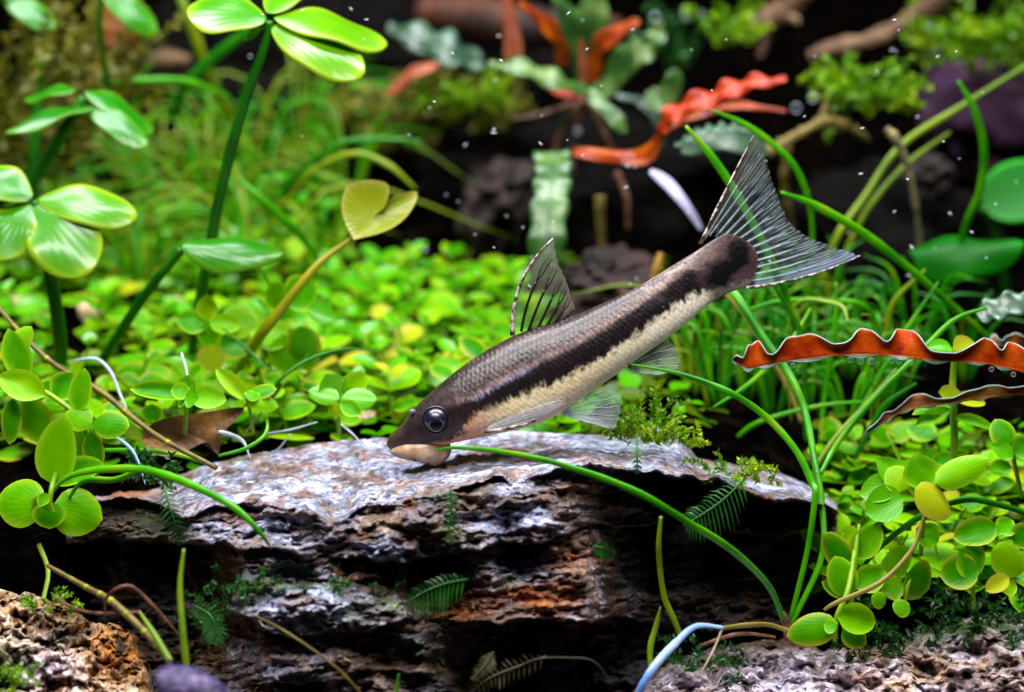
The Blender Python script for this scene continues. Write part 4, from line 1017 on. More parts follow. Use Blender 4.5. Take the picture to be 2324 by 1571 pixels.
hero('pale sprig with glinting rounded leaves above the rock crest', (770,970,7),
     [([(770,985,7),(768,910,6),(780,860,6)], [.18,.16,.1])],
     [((770,905),(702,880),44,5,30,LP), ((775,905),(850,900),50,5,25,LP), ((770,915),(752,945),40,4.5,15,L1), ((772,915),(820,942),38,4.5,25,L1), ((765,900),(740,850),70,6,20,LP), ((780,900),(830,850),60,6.5,20,L1)])
hero('group of four leaves around a bare dark stalk in the carpet', (470,800,22),
     [([(480,830,22),(476,760,20),(470,720,19)], [.18,.16,.1])],
     [((472,740),(396,722),56,18.5,20,L1), ((470,730),(470,668),50,18.5,10,L1), ((476,735),(545,738),46,18,20,L1), ((472,735),(474,800),56,18,10,L1), ((480,780),(480,846),64,17,12,LY), ((500,735),(580,720),80,19.5,20,L1), ((500,770),(570,790),80,19,20,L2)])
hero('sprig with a broad wedge leaf leaning against the olive heart-leaf stalk', (600,830,22),
     [([(610,850,22),(620,780,20),(640,740,19)], [.18,.16,.1])],
     [((655,770),(568,750),76,18.5,25,L1), ((650,690),(720,640),90,19.5,20,L1), ((640,760),(668,850),90,18,12,L1), ((700,700),(760,720),54,18,30,LP), ((680,740),(700,850),80,17.5,15,L2), ((640,700),(620,640),60,20,25,L1)])
# right-hand cluster
hero('two big lime leaves and a tiny one resting on the front rock', (1885,1450,-7.5),
     [([(1895,1455,-7.5),(1900,1400,-7.5),(1925,1340,-7),(1940,1250,-5)], [.16,.22,.24,.2])],
     [((1902,1415),(1788,1442),74,-8.5,15,L2), ((1900,1400),(1992,1410),72,-8.3,15,L1), ((1912,1425),(1972,1460),60,-8,20,L2), ((1898,1426),(1870,1418),34,-9.5,20,L1)])
hero('lime sprig with an upright oval leaf pair over the dark hollow', (1935,1400,-6),
     [([(1930,1400,-6),(1935,1330,-6),(1942,1250,-5),(1950,1190,-4)], [.2,.22,.22,.14])],
     [((1928,1354),(1900,1268),74,-6.5,10,L1), ((1936,1332),(2012,1296),66,-6,15,L1), ((1930,1290),(1880,1215),66,-5,15,L2), ((1940,1262),(1998,1195),66,-4.5,20,L1), ((1920,1350),(1868,1320),40,-5.5,20,L2)])
hero('sprig with one drooping yellow leaf above the lime cluster', (2090,1250,-3),
     [([(2090,1260,-3),(2095,1150,-5),(2080,1060,-4)], [.18,.18,.12])],
     [((2076,1110),(2172,1162),76,-7,30,LY), ((2100,1110),(2078,1030),90,-5,12,L1), ((2122,1098),(2250,1034),66,-6,18,L1), ((2060,1110),(2020,1060),70,-4.5,20,L1), ((2050,1130),(1962,1162),80,-5,25,LP), ((2040,1100),(1950,1120),64,-4,30,LP), ((2046,1095),(1990,1040),60,-3.5,30,LP)])
hero('dark shaded leaf pair at the bottom of the lime cluster', (2050,1400,-4),
     [([(2050,1400,-4),(2060,1330,-4),(2080,1280,-3)], [.18,.18,.12])],
     [((2060,1300),(2118,1340),100,-4,10,LEAF_LIME2), ((2030,1390),(2066,1368),44,-7,15,L1), ((2010,1370),(1985,1355),40,-7,15,L1), ((2050,1330),(2000,1340),60,-4.5,15,L2), ((2020,1250),(2060,1310),90,-4.5,15,L1)])
hero('cluster of rounded deep green leaves above the mossy rock', (2210,1370,-6),
     [([(2210,1380,-6),(2205,1300,-6),(2200,1230,-5)], [.18,.2,.14])],
     [((2176,1250),(2232,1300),84,-7.5,15,L1), ((2222,1290),(2132,1306),84,-8,15,L2), ((2262,1196),(2166,1220),66,-6.5,20,L2), ((2250,1250),(2340,1296),80,-8.5,10,L1), ((2290,1310),(2236,1340),40,-9,20,LY), ((2262,1330),(2310,1330),50,-8.5,25,L1), ((2265,1210),(2300,1180),50,-5,20,L1), ((2130,1230),(2080,1200),60,-4,20,L1), ((2300,1230),(2350,1200),60,-5,20,L2)])
hero('tall pale-stemmed sprig rising through the wavy red leaves', (2160,1080,6),
     [([(2160,1110,6),(2166,1000,5),(2162,880,5),(2168,780,5)], [.34,.34,.3,.16])],
     [((2158,925),(2070,938),30,4,60,L2), ((2158,930),(2076,966),34,3,35,L1), ((2168,950),(2262,970),26,4,50,L1), ((2166,905),(2240,912),34,4.5,30,LY), ((2160,790),(2108,786),34,4,40,LP), ((2168,800),(2212,778),60,4,20,LY), ((2160,1035),(2108,1060),36,4,30,L1), ((2150,1060),(2080,1090),40,3,40,L1), ((2170,1060),(2260,1080),34,4,55,L1), ((2130,890),(2190,905),40,3,25,LY)])
hero('sprig at the tank side with small round leaves beyond the lime cluster', (2310,1120,2),
     [([(2320,1130,2),(2300,1040,1),(2290,960,1)], [.18,.18,.1])],
     [((2290,1010),(2262,950),60,0,15,L1), ((2300,1040),(2250,1010),40,-.5,30,LP), ((2300,1030),(2345,1000),60,0,20,L1), ((2296,1060),(2240,1070),40,0,30,L1)])

MARKS = [((139, 840), 24.5, 'around the thick dark stalk'), ((240, 800), 25, 'at the foot of the slanting dark stalk'), ((436, 800), 31, 'at the foot of the tall clover stalk'), ((552, 812), 24, 'around the olive heart-leaf stalk'),
         ((430, 985), 8, 'behind the dead brown leaf'), ((780, 960), 11, 'behind the rock crest roots'), ((930, 880), 18, 'behind the fish head'), ((1100, 800), 22, 'behind the fish back'), ((1000, 640), 55, 'at the edge of the dark hollow'),
         ((760, 620), 55, 'below the heart-shaped leaf'), ((520, 560), 72, 'against the fine grass'), ((250, 560), 72, 'below the glinting clover'), ((60, 600), 65, 'beside the mossy corner')]
MARKP = [(P(a[0], a[1], y), t_) for a, y, t_ in MARKS]
def where(X, Y): return min(MARKP, key=lambda m: (m[0].x - X) ** 2 + ((m[0].y - Y) * .8) ** 2)[1]
# the carpet: one sprig each, spread behind the rock
def visible_spot(X, Y, z):
    v = Vector((X, Y, z)) - CAM; d = v.dot(FWD)
    return 1162 + v.x / d / K, 785.5 - v.dot(UP) / d / K
cnt = 0; spots_used = []
tries = 0
while cnt < 185 and tries < 9000:
    tries += 1
    X = random.uniform(-62, 16); Y = random.uniform(9, 82)
    z = soil1(X, Y)
    dx, dy = visible_spot(X, Y, z + 3.5)
    if dx < -40 or dx > 1240 or dy > 1010: continue
    if dx > 760 and dy < 560 + (dx - 760) * .1: continue
    if dx < 330 and 600 < dy < 800 and random.random() < .75: continue
    if any((X - a) ** 2 + (Y - b) ** 2 < 2.9 ** 2 for a, b in spots_used): continue
    spots_used.append((X, Y)); cnt += 1
    far = (Y - 9) / 73
    hgt = random.uniform(3.2, 7.0); wh = where(X, Y); kd = ('tall' if hgt > 5.4 else 'low') if far < .5 else 'small blurred'
    sprig(kd + ' lime-green round-leaved carpet sprig ' + wh, (X, Y, z - .3), hgt, random.choice((3, 3, 4, 4)), random.uniform(2.7, 4.1),
          ([LEAF_LIME, LEAF_PALE, LEAF_PALE, LEAF_LIME] if far > .4 else LM) + random.choice(([], [], [LEAF_YEL], [UNDER], [LEAF_LIME2, LEAF_LIME2])), kd + ' carpet sprigs ' + wh)
cnt = 0; spots_used = []; tries = 0
while cnt < 46 and tries < 4000:
    tries += 1
    dx = random.uniform(1880, 2360); dy = random.uniform(985, 1300)
    p = hit(dx, dy, 3.5)
    if any((p.x - a) ** 2 + (p.y - b) ** 2 < 2.6 ** 2 for a, b in spots_used): continue
    if p.y > 45: continue
    spots_used.append((p.x, p.y)); cnt += 1
    wh = 'under the brown wavy leaf' if p.y > 22 else ('beside the yellow drooping leaf' if p.y > 8 else 'above the mossy front rock'); wh += (' by the grass stems' if p.x < 31 else ' by the tank side')
    sprig('lime round-leaved bushy sprig ' + wh, (p.x, p.y, soil1(p.x, p.y) - .3), random.uniform(3.5, 6.5), random.choice((3, 4)), random.uniform(2.6, 3.6), [LEAF_LIME, LEAF_LIME, LEAF_LIME2, LEAF_YEL if random.random() < .25 else LEAF_LIME], 'bushy sprigs ' + wh)
# low undergrowth nobody could count
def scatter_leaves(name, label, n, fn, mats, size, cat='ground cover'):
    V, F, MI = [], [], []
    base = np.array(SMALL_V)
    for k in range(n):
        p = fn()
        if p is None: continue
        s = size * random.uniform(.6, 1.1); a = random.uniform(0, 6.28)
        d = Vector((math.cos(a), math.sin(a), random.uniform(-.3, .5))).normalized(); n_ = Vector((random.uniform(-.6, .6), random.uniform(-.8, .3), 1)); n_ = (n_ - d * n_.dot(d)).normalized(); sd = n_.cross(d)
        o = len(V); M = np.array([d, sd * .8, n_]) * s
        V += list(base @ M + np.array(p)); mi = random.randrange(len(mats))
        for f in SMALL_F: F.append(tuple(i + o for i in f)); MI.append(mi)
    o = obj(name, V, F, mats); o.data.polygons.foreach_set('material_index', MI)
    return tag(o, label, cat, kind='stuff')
SMALL_V = [tuple(v.co) for v in SMALLS[0].vertices]; SMALL_F = [tuple(p.vertices) for p in SMALLS[0].polygons]
def f_left():
    X = random.uniform(-62, 18); Y = random.uniform(9, 84); z = soil1(X, Y) + random.uniform(.2, 2.6)
    dx, dy = visible_spot(X, Y, z)
    if dx < 330 and 610 < dy < 800 and random.random() < .7: return None
    if dx > 770 and dy < 580: return None
    return (X, Y, z)
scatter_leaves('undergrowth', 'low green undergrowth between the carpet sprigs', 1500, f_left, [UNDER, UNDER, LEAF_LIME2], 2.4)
def f_right():
    p = hit(random.uniform(1870, 2380), random.uniform(1000, 1370), 0)
    return (p.x, p.y, p.z + random.uniform(.2, 2.5))
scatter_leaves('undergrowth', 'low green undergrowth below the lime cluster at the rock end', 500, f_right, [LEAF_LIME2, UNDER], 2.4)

# ------------------------------------------------------------------ wavy-edged leaves
RED_U = simple_mat('leaf_red_under', ['#5c0c03', '#a82404', '#c83c08', '#a05c34'], scale=500, rough=.35, bump=.3, bdist=.00012, trans=.3)
RED2_U = simple_mat('leaf_vermilion_under', ['#b02c02', '#e04804', '#f06408', '#f08028'], scale=700, rough=.42, bump=.35, bdist=.00015, trans=.55, spec=.25)
ORG_U = simple_mat('leaf_orange_under', ['#5c1c03', '#a84006', '#c4640c'], scale=400, rough=.35, bump=.3, bdist=.00012, trans=.3)
BRN_U = simple_mat('leaf_brown_under', ['#5c2c0c', '#9c5414', '#b4782c', '#8c8460'], scale=450, rough=.45, bump=.4, bdist=.00015, trans=.2)
GRY_T = simple_mat('leaf_grey_top', ['#1c3424', '#3c5c44', '#748c80'], scale=380, rough=.3, bump=.3, bdist=.00012, trans=.2, spec=.6)
GRN_T = simple_mat('leaf_sage_top', ['#1c4814', '#3c6828', '#7c9850'], scale=300, rough=.3, bump=.3, bdist=.00012, trans=.3, spec=.6)
PNK_U = simple_mat('leaf_pink_rib', ['#8c3c28', '#b8644c', '#a84c2c'], scale=300, rough=.4, bump=.2, trans=.2)
def two_layer(name, grid, thick, mats, parent):
    """grid[i][j] of points -> thin solid leaf, front faces mats[0], back faces mats[1]"""
    ni, nj = len(grid), len(grid[0]); Vf = [p for r in grid for p in r]; nrm = []
    for i in range(ni):
        for j in range(nj):
            a = grid[min(i+1, ni-1)][j] - grid[max(i-1, 0)][j]; b = grid[i][min(j+1, nj-1)] - grid[i][max(j-1, 0)]
            n = a.cross(b); nrm.append(n.normalized() if n.length > 1e-9 else Vector((0, 0, 1)))
    V = Vf + [p - n * thick for p, n in zip(Vf, nrm)]; m = len(Vf); F = []; MI = []
    for i in range(ni - 1):
        for j in range(nj - 1):
            a = i * nj + j; q = (a, a + nj, a + nj + 1, a + 1); F.append(q); MI.append(0); F.append(tuple(k + m for k in q[::-1])); MI.append(1)
    bd = [i * nj for i in range(ni)] + [(ni-1) * nj + j for j in range(1, nj)] + [i * nj + nj - 1 for i in range(ni - 2, -1, -1)] + [j for j in range(nj - 2, 0, -1)]
    for q in range(len(bd)):
        a, b = bd[q], bd[(q+1) % len(bd)]; F.append((b, a, a + m, b + m)); MI.append(1)
    o = obj(name, V, F, list(mats), parent); o.data.polygons.foreach_set('material_index', MI); return o
def ruffle(parent, pts, w, tilt, amp, waves, mats, n=60, nt_=9, scal=.18, lance=True, roll=0.0, rib=None, ribr=.12, ph=0.0):
    c = spline(pts, n); g = []; th = math.radians(tilt); nn = TOCAM * math.cos(th) + UP * math.sin(th) + Vector((math.sin(math.radians(roll)), 0, 0))
    for i in range(n):
        s = i / (n - 1); d = (c[min(i+1, n-1)] - c[max(i-1, 0)]).normalized(); nv_ = (nn - d * nn.dot(d)).normalized(); sd = nv_.cross(d)
        prof = w * (max(.06, math.sin(math.pi * (s * .92 + .04) ** .9) ** .6) if lance else 1)
        row = []
        for j in range(nt_):
            t = -1 + 2 * j / (nt_ - 1); pz = ph + (.9 if t > 0 else 0)
            sc = 1 + scal * math.sin(waves * 2 * math.pi * s + pz)
            row.append(c[i] + sd * (prof * t * sc) + nv_ * (amp * prof * abs(t) ** 1.6 * math.sin(waves * 2 * math.pi * s + pz + 1.2)))
        g.append(row)
    o = two_layer('leaf_blade', g, .10, mats, parent)
    if rib: part('midrib', tube([p + nn * .06 for p in c], [ribr, ribr, ribr * .5], n // 2, 6), rib, parent)
    return o
RIM = simple_mat('leaf_pale_rim', ['#6c8c84', '#9cb4b4', '#b8c4d0'], scale=600, rough=.3, bump=.2, bdist=.0001, spec=.6, trans=.2)
# the red leaf seen from its edge
def edge_leaf(label, mid, crest, w_up, fold, mats, low, seed, bubbles=True, group=None):
    c = spline(path(mid), 150); base = c[-1]
    t = thing('wavy_leaf', label, 'water plant', base, group); r0 = random.Random(seed)
    g = []; gl = []
    L_ = np.r_[0, np.cumsum([(c[i+1] - c[i]).length for i in range(149)])]
    cr0 = np.array(crest, float); xs_ = np.linspace(0, 1, 300); ys_ = np.interp(xs_, cr0[:, 0], cr0[:, 1])
    ker = np.exp(-np.linspace(-2.2, 2.2, 15) ** 2); ker /= ker.sum(); ys_ = np.convolve(np.pad(ys_, 7, mode='edge'), ker, 'valid'); ys_ = np.clip((ys_ - .2) * 1.3 + .2, 0, 1)
    cr = np.stack([xs_, ys_], 1)      # (fraction, height factor): 1 = tall scallop, 0 = folded valley
    for i in range(150):
        s = i / 149; h = float(np.interp(s, cr[:, 0], cr[:, 1])); h = h * (.9 + .2 * math.sin(s * 37)) 
        tip = min(1, s / .035) ** .5
        p = c[i].copy(); row = [p.copy()]; ang = -0.15
        for j in range(10):
            q = (j + 1) / 10
            a = (-.35 * q) * h + (1 - h) * (3.2 * max(0, q - .3))
            dirv = UP * math.cos(a) - FWD * math.sin(a) * 1.0
            p = p + dirv * (w_up * tip * (.72 + .5 * h) / 10); row.append(p.copy())
        g.append(row)
        lw = low * (.55 + .45 * math.sin(s * 60 + 1)) * tip
        gl.append([c[i] + (-UP * .75 - FWD * .5) * (lw * q / 4) for q in range(5)])
    two_layer('leaf_half', [r[::-1] for r in g], .06, mats, t)
    two_layer('leaf_half', gl, .06, mats[::-1], t)
    part('leaf_edge', tube([r[-1] for r in g[::2]], [.035, .055, .055, .055], 150, 6), RIM, t)
    part('midrib', tube(c, [.04, .08, .1, .12], 60, 7), mats[1], t)
    return t, c
crest = [(0, .0), (.04, .0), (.085, .1), (.12, .9), (.17, 1), (.215, .15), (.25, .1), (.285, 1), (.31, 1), (.36, .15), (.40, .2), (.43, .9), (.45, .9), (.485, .2), (.50, .4), (.53, 1), (.57, .9), (.62, .1), (.68, .0), (.74, .4), (.79, 1), (.84, .3), (.88, .8), (.91, .6), (.95, .2), (1, .5)]
t, cc_ = edge_leaf('long orange-red wavy leaf with pale rim stretched above the lime sprigs', [(1662,818,1),(1700,836,.5),(1760,824,0),(1900,806,0),(2020,806,0),(2110,816,0),(2220,822,.5),(2290,836,1),(2400,862,2)], crest, 1.75, 1, (GRY_T, RED2_U), .5, 5)
BUB = None
def bubble_mat():
    m, nt, out = new_mat('air_bubble'); L = nt.links.new
    lw = N(nt, 'ShaderNodeLayerWeight', i_Blend=.35); nz = N(nt, 'ShaderNodeTexNoise', i_Scale=400.0)
    gl = N(nt, 'ShaderNodeBsdfPrincipled', i_Roughness=.08); gl.inputs['Base Color'].default_value = (.75, .8, .95, 1); gl.inputs['Specular IOR Level'].default_value = 1
    r = ramp(nt, [(0.3, (.02, .02, .02, 1)), (.9, (.6, .6, .6, 1))]); L(lw.outputs['Facing'], r.inputs['Fac'])
    tr = N(nt, 'ShaderNodeBsdfTransparent'); mx = N(nt, 'ShaderNodeMixShader')
    L(r.outputs[0], mx.inputs[0]); L(tr.outputs[0], mx.inputs[1]); L(gl.outputs[0], mx.inputs[2]); L(mx.outputs[0], out.inputs[0]); return m
BUB = bubble_mat()
for k, (dx, dy, r) in enumerate([(1799,830,6),(1930,817,7),(1953,819,8),(1977,820,8),(2024,818,7),(2041,820,7),(2068,824,6),(2250,838,6),(2300,850,6)]):
    p = P(dx, dy, -.4); V, F = ellipsoid(p, r * .034, r * .034, r * .034, 14, 9)
    tag(obj('air_bubble', V, F, BUB, base=p), 'tiny air bubble clinging under the long red wavy leaf', 'bubble', 'bubbles under the red leaf')
crest2 = [(0, 0), (.1, .1), (.18, .5), (.25, .2), (.32, .6), (.38, .9), (.45, .3), (.52, .1), (.6, .5), (.66, .8), (.75, .3), (.85, .6), (1, .3)]
edge_leaf('thin brown-orange wavy leaf below the long red one', [(1962,985,3),(2000,962,3),(2060,930,2.5),(2150,915,2.5),(2240,902,3),(2330,894,3.5),(2400,890,4)], crest2, .85, 1, (GRY_T, BRN_U), .3, 9)
edge_leaf('short brown wavy leaf edge behind the round yellow leaf', [(2215,800,14),(2250,786,14),(2300,780,14),(2400,778,15)], crest2, .8, 1, (GRY_T, BRN_U), .3, 10)
def rleaf(label, leaves, base, cat='water plant', name='wavy_leaf_plant'):
    t = thing(name, label, cat, P(*base))
    for pts, w, tilt, amp, waves, mats, *kw in leaves:
        k = kw[0] if kw else {}
        ruffle(t, path(pts), w, tilt, amp, waves, mats, **k)
    return t
rleaf('grey-green toothed leaf tip beside the long red leaf', [([(2222,722,10),(2260,700,10),(2330,682,10),(2400,670,11)], 1.15, 30, .2, 4, (GRY_T, GRN_T))], (2400,670,11))
rleaf('rosette of red, orange and pale green wavy leaves on the dark wood', [
    ([(1322,205,66),(1316,120,64),(1290,40,62),(1240,-40,62)], 1.1, 5, .25, 2, (GRN_T, GRN_T)),
    ([(1328,205,66),(1335,110,65),(1345,20,64),(1350,-60,64)], 1.7, 5, .2, 2, (GRN_T, GRN_T)),
    ([(1326,200,65),(1322,150,64),(1320,90,63)], .5, 0, .1, 1, (PNK_U, PNK_U)),
    ([(1278,150,66),(1270,95,64),(1235,50,62),(1180,5,60)], .95, 20, .4, 2, (ORG_U, RED_U)),
    ([(1165,160,72),(1162,90,71),(1150,-20,70)], 1.0, 0, .2, 1, (PNK_U, RED_U)),
    ([(1338,190,65),(1355,120,63),(1395,75,61),(1450,48,60)], 1.1, 20, .35, 2, (ORG_U, ORG_U)),
    ([(1345,215,64),(1390,180,63),(1430,120,62),(1450,90,62)], 1.5, 20, .2, 2, (GRN_T, GRN_T)),
    ([(1400,180,66),(1450,130,66),(1485,90,66),(1500,50,66)], 1.2, 15, .5, 3, (GRN_T, GRY_T)),
    ([(1335,205,63),(1270,185,61),(1190,155,60),(1110,145,59)], 1.3, 35, .3, 3, (GRN_T, GRN_T)),
    ([(1335,205,63),(1370,240,61),(1400,275,60),(1420,300,60)], .9, 20, .2, 1.5, (GRN_T, GRN_T)),
    ([(1240,190,67),(1300,210,66),(1330,215,66)], .8, 10, .2, 1, (RED_U, RED_U)),
    ([(1475,205,66),(1500,230,65),(1530,180,64),(1520,160,64)], 1.3, 10, .2, 1, (GRN_T, GRN_T)),
    ([(1395,215,68),(1450,230,67),(1490,270,66),(1505,330,66)], .5, 25, .3, 3, (GRY_T, GRN_T))], (1330,250,67))
rleaf('coral red leaf with pale ripples curling up behind the fish tail', [
    ([(1300,345,50),(1380,352,48),(1450,360,46),(1485,330,45),(1510,280,44)], .85, 15, .3, 2, (ORG_U, RED_U), dict(rib=RED_U)),
    ([(1500,300,44),(1530,255,43),(1620,220,42),(1700,190,41),(1785,180,40)], 1.05, 25, .55, 5, (RED_U, GRY_T), dict(scal=.25)),
    ([(1515,290,46),(1580,262,46),(1680,240,46),(1785,252,46)], .45, 20, .4, 3, (ORG_U, RED_U))], (1300,345,50))
rleaf('hanging sage green leaf with scalloped silvery edges', [([(1252,345,50),(1256,390,47),(1248,460,44),(1240,570,42),(1238,640,44)], 1.8, 8, .10, 6, (GRN_T, GRY_T), dict(scal=.10, lance=False, rib=GRY_T))], (1252,345,50))
rleaf('broad grey-green leaf lying blurred over the mossy wood', [([(1095,140,82),(1030,115,80),(960,90,79),(880,62,78)], 2.4, 32, .25, 3, (GRY_T, GRN_T), dict(rib=GRY_T))], (1095,140,82))
rleaf('pale pink-brown leaf beside the mossy mound', [([(880,215,80),(930,170,78),(995,145,77)], .8, 25, .3, 1.5, (PNK_U, PNK_U))], (880,215,80))
rleaf('dark scalloped leaf arching behind the fish tail tip', [([(1530,330,36),(1600,295,35),(1680,290,35),(1750,320,36)], .7, 55, .3, 8, (GRY_T, GRN_T), dict(scal=.3)), ([(1545,340,40),(1620,320,39),(1700,325,39),(1740,350,40)], 1.2, 10, .1, 2, (GRY_T, GRY_T))], (1530,330,36))
rleaf('narrow silvery leaf hanging into the dark behind the fish', [([(1476,388,38),(1520,420,37),(1560,470,36),(1592,522,36)], .55, 5, .1, 1, (simple_mat('leaf_silver', ['#8a86a8', '#a8a4c4', '#6c6c90'], scale=200, rough=.4), GRY_T))], (1476,388,38))

# ------------------------------------------------------------------ stones, wood, moss behind
def blob(name, label, cat, cx, cy, Y, rx, ry, rd, mat, amp=.25, seed=0, down=0.0, nu=60, nv_=40, sink=True):
    p = P(cx, cy, Y); k = mmpx(Y); X, Z, Dp = rx * k, ry * k, rd
    th = np.linspace(0, math.pi, nv_); a = np.linspace(0, 2 * math.pi, nu, endpoint=False); TH, A = np.meshgrid(th, a, indexing='ij')
    x, y, z = np.sin(TH) * np.cos(A), np.sin(TH) * np.sin(A), np.cos(TH)
    r = 1 + amp * fbm(x * 1.6 + seed, y * 1.6, z * 1.6, 4, seed) + amp * .35 * fbm(x * 6, y * 6, z * 6 + seed, 3, seed + 5)
    Zs = np.where(z < 0, z * Z * (1 + down), z * Z)
    V = np.stack([(p.x + x * r * X).ravel(), (p.y + y * r * Dp).ravel(), (p.z + Zs * r).ravel()], 1)
    F = [(i*nu+j, (i+1)*nu+j, (i+1)*nu+(j+1) % nu, i*nu+(j+1) % nu) for i in range(nv_-1) for j in range(nu)]
    o = obj(name, V, F, mat, base=(p.x, p.y, p.z - Z * (1 + down))); return tag(o, label, cat)
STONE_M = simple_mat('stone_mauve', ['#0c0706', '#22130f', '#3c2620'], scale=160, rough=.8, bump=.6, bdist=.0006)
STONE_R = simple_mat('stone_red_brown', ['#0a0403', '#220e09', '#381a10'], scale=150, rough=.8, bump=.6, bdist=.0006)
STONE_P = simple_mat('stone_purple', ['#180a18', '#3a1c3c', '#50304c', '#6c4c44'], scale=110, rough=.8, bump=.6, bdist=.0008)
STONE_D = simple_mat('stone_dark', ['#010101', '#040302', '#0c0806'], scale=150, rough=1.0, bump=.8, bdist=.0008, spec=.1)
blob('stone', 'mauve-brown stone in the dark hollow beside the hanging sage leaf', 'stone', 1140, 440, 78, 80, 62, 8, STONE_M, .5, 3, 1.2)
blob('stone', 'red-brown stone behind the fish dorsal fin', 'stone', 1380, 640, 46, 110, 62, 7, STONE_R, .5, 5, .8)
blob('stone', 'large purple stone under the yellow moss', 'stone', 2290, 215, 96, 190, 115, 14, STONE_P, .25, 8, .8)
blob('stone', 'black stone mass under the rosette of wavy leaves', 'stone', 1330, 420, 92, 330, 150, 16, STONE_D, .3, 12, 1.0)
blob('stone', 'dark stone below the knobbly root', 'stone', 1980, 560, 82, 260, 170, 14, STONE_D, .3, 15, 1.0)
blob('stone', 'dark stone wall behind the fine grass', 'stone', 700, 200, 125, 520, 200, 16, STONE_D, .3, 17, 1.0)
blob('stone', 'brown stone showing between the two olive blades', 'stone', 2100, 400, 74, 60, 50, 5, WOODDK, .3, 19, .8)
def wood(label, pts, r, mat, wob=.22, seed=1, twigs=()):
    p = path(pts); t = thing('driftwood', label, 'driftwood', p[0])
    part('branch', tube(p, r, 44, 12, wob=wob, seed=seed), mat, t)
    for q, rr in twigs: part('twig', tube(path(q), rr, 24, 9, wob=wob, seed=seed + 3), mat, t)
    return t
wood('pale brown driftwood branch slanting over the purple stone', [(1838,128,84),(1890,110,83),(1970,92,82),(2060,50,81),(2160,-20,80)], [.7,1.1,1.0,1.2,1.6], WOOD, .2, 2, [([(1960,95,82),(1900,180,84),(1870,260,86)], [.5,.4,.3])])
wood('forked brown driftwood above the dark water', [(1660,70,96),(1740,45,95),(1790,15,94),(1840,-30,93)], [1.4,1.6,1.3,1.2], WOOD, .25, 4, [([(1770,30,94),(1800,40,93),(1812,55,93)], [.8,.6,.3]), ([(1745,60,95),(1735,100,95),(1725,130,95)], [.9,.6,.4])])
wood('orange-brown driftwood stub behind the clover leaves', [(262,-40,92),(270,40,92),(262,110,92),(245,190,94)], [2.6,2.8,2.6,2.2], WOODOR, .12, 6)
wood('grey-brown driftwood lump under the tall clover', [(330,150,96),(380,135,95),(430,140,95)], [1.0,1.4,.8], WOOD, .2, 7)
wood('knobbly olive root arching under the moss beside the tail', [(1745,345,56),(1790,318,55),(1850,285,54),(1880,275,54),(1930,290,55),(1970,320,58)], [.8,.55,.6,.7,.5,.4], simple_mat('root_olive', ['#3c3410','#6c5c24','#94804c'], scale=220, rough=.6, bump=.7, bdist=.0004), .3, 8, [([(1865,280,54),(1885,215,56),(1930,150,60)], [.5,.4,.35]), ([(1790,320,55),(1780,420,57),(1800,520,60)], [.5,.45,.3])])
wood('thin mottled twig with an orange tip among the olive blades', [(2020,300,40),(2045,340,40),(2070,420,41),(2085,520,43),(2090,620,46)], [.45,.4,.3,.3,.28], simple_mat('twig_mottled', ['#2c2c24','#6c6448','#9c8c5c'], scale=420, rough=.6, bump=.6), .2, 9, [([(2012,292,39.6),(2030,310,39.6),(2046,340,39.8)], [.3,.5,.3])])
wood('brown tangled root hanging below the rosette', [(1325,225,68),(1290,270,68),(1262,330,69),(1250,400,70)], [.5,.35,.3,.2], ROOTBR, .2, 11, [([(1335,230,68),(1362,280,68),(1388,340,68)], [.35,.3,.25]), ([(1322,235,69),(1305,310,70),(1300,400,72)], [.3,.25,.2]), ([(1300,235,68),(1230,260,67),(1165,270,66)], [.35,.3,.2]), ([(1400,390,62),(1422,450,62),(1425,520,63)], [.35,.3,.2])])
wood('upright brown stub standing in the dark behind the fish back', [(1362,445,58),(1362,490,58),(1366,560,58),(1368,650,59)], [.6,.5,.4,.4], TWIG, .15, 12)
wood('ochre stub poking up behind the fish flank', [(1500,575,34),(1492,610,34),(1480,690,35)], [.3,.5,.45], stalk_mat('stub_ochre', ['#5c3c0c','#8c641c','#a88038']), .12, 13)
wood('rust-red dark wood above the mossy mound', [(950,25,104),(1080,40,102),(1200,60,100),(1400,70,104)], [2.0,3.0,2.6,2.0], simple_mat('wood_rust', ['#0c0402','#260c05','#5c2a06'], scale=110, rough=.7, bump=.7, bdist=.0008), .2, 14)

def moss(name, label, shoots, mat, leaf=.9, wid=.22, per=16, seed=0, cat='moss', base=None):
    r0 = random.Random(seed); V, F = [], []
    for pts, rad in shoots:
        c = spline(pts, per + 1); v, f = tube(pts, [rad, rad * .7, rad * .4], 7, 4); o = len(V); V += v; F += [tuple(i + o for i in q) for q in f]
        for k in range(per):
            d = (c[k+1] - c[k]).normalized()
            for q in range(2):
                a = Vector((r0.gauss(0, 1), r0.gauss(0, 1), r0.gauss(0, 1))); a = (a - d * a.dot(d)).normalized()
                ld = (d * r0.uniform(.3, 1) + a).normalized(); ll = leaf * r0.uniform(.6, 1.1) * (1 - .3 * k / per); sd = ld.cross(a.cross(d)).normalized() if ld.cross(a.cross(d)).length > 1e-4 else a
                sd = ld.cross(Vector((r0.gauss(0, 1), r0.gauss(0, 1), r0.gauss(0, 1)))).normalized()
                p = c[k]; o = len(V)
                V += [p, p + ld * ll * .4 + sd * wid * leaf, p + ld * ll, p + ld * ll * .4 - sd * wid * leaf]; F.append((o, o+1, o+2, o+3))
    b = base if base is not None else V[0]
    return tag(obj(name, V, F, mat, base=b), label, cat)
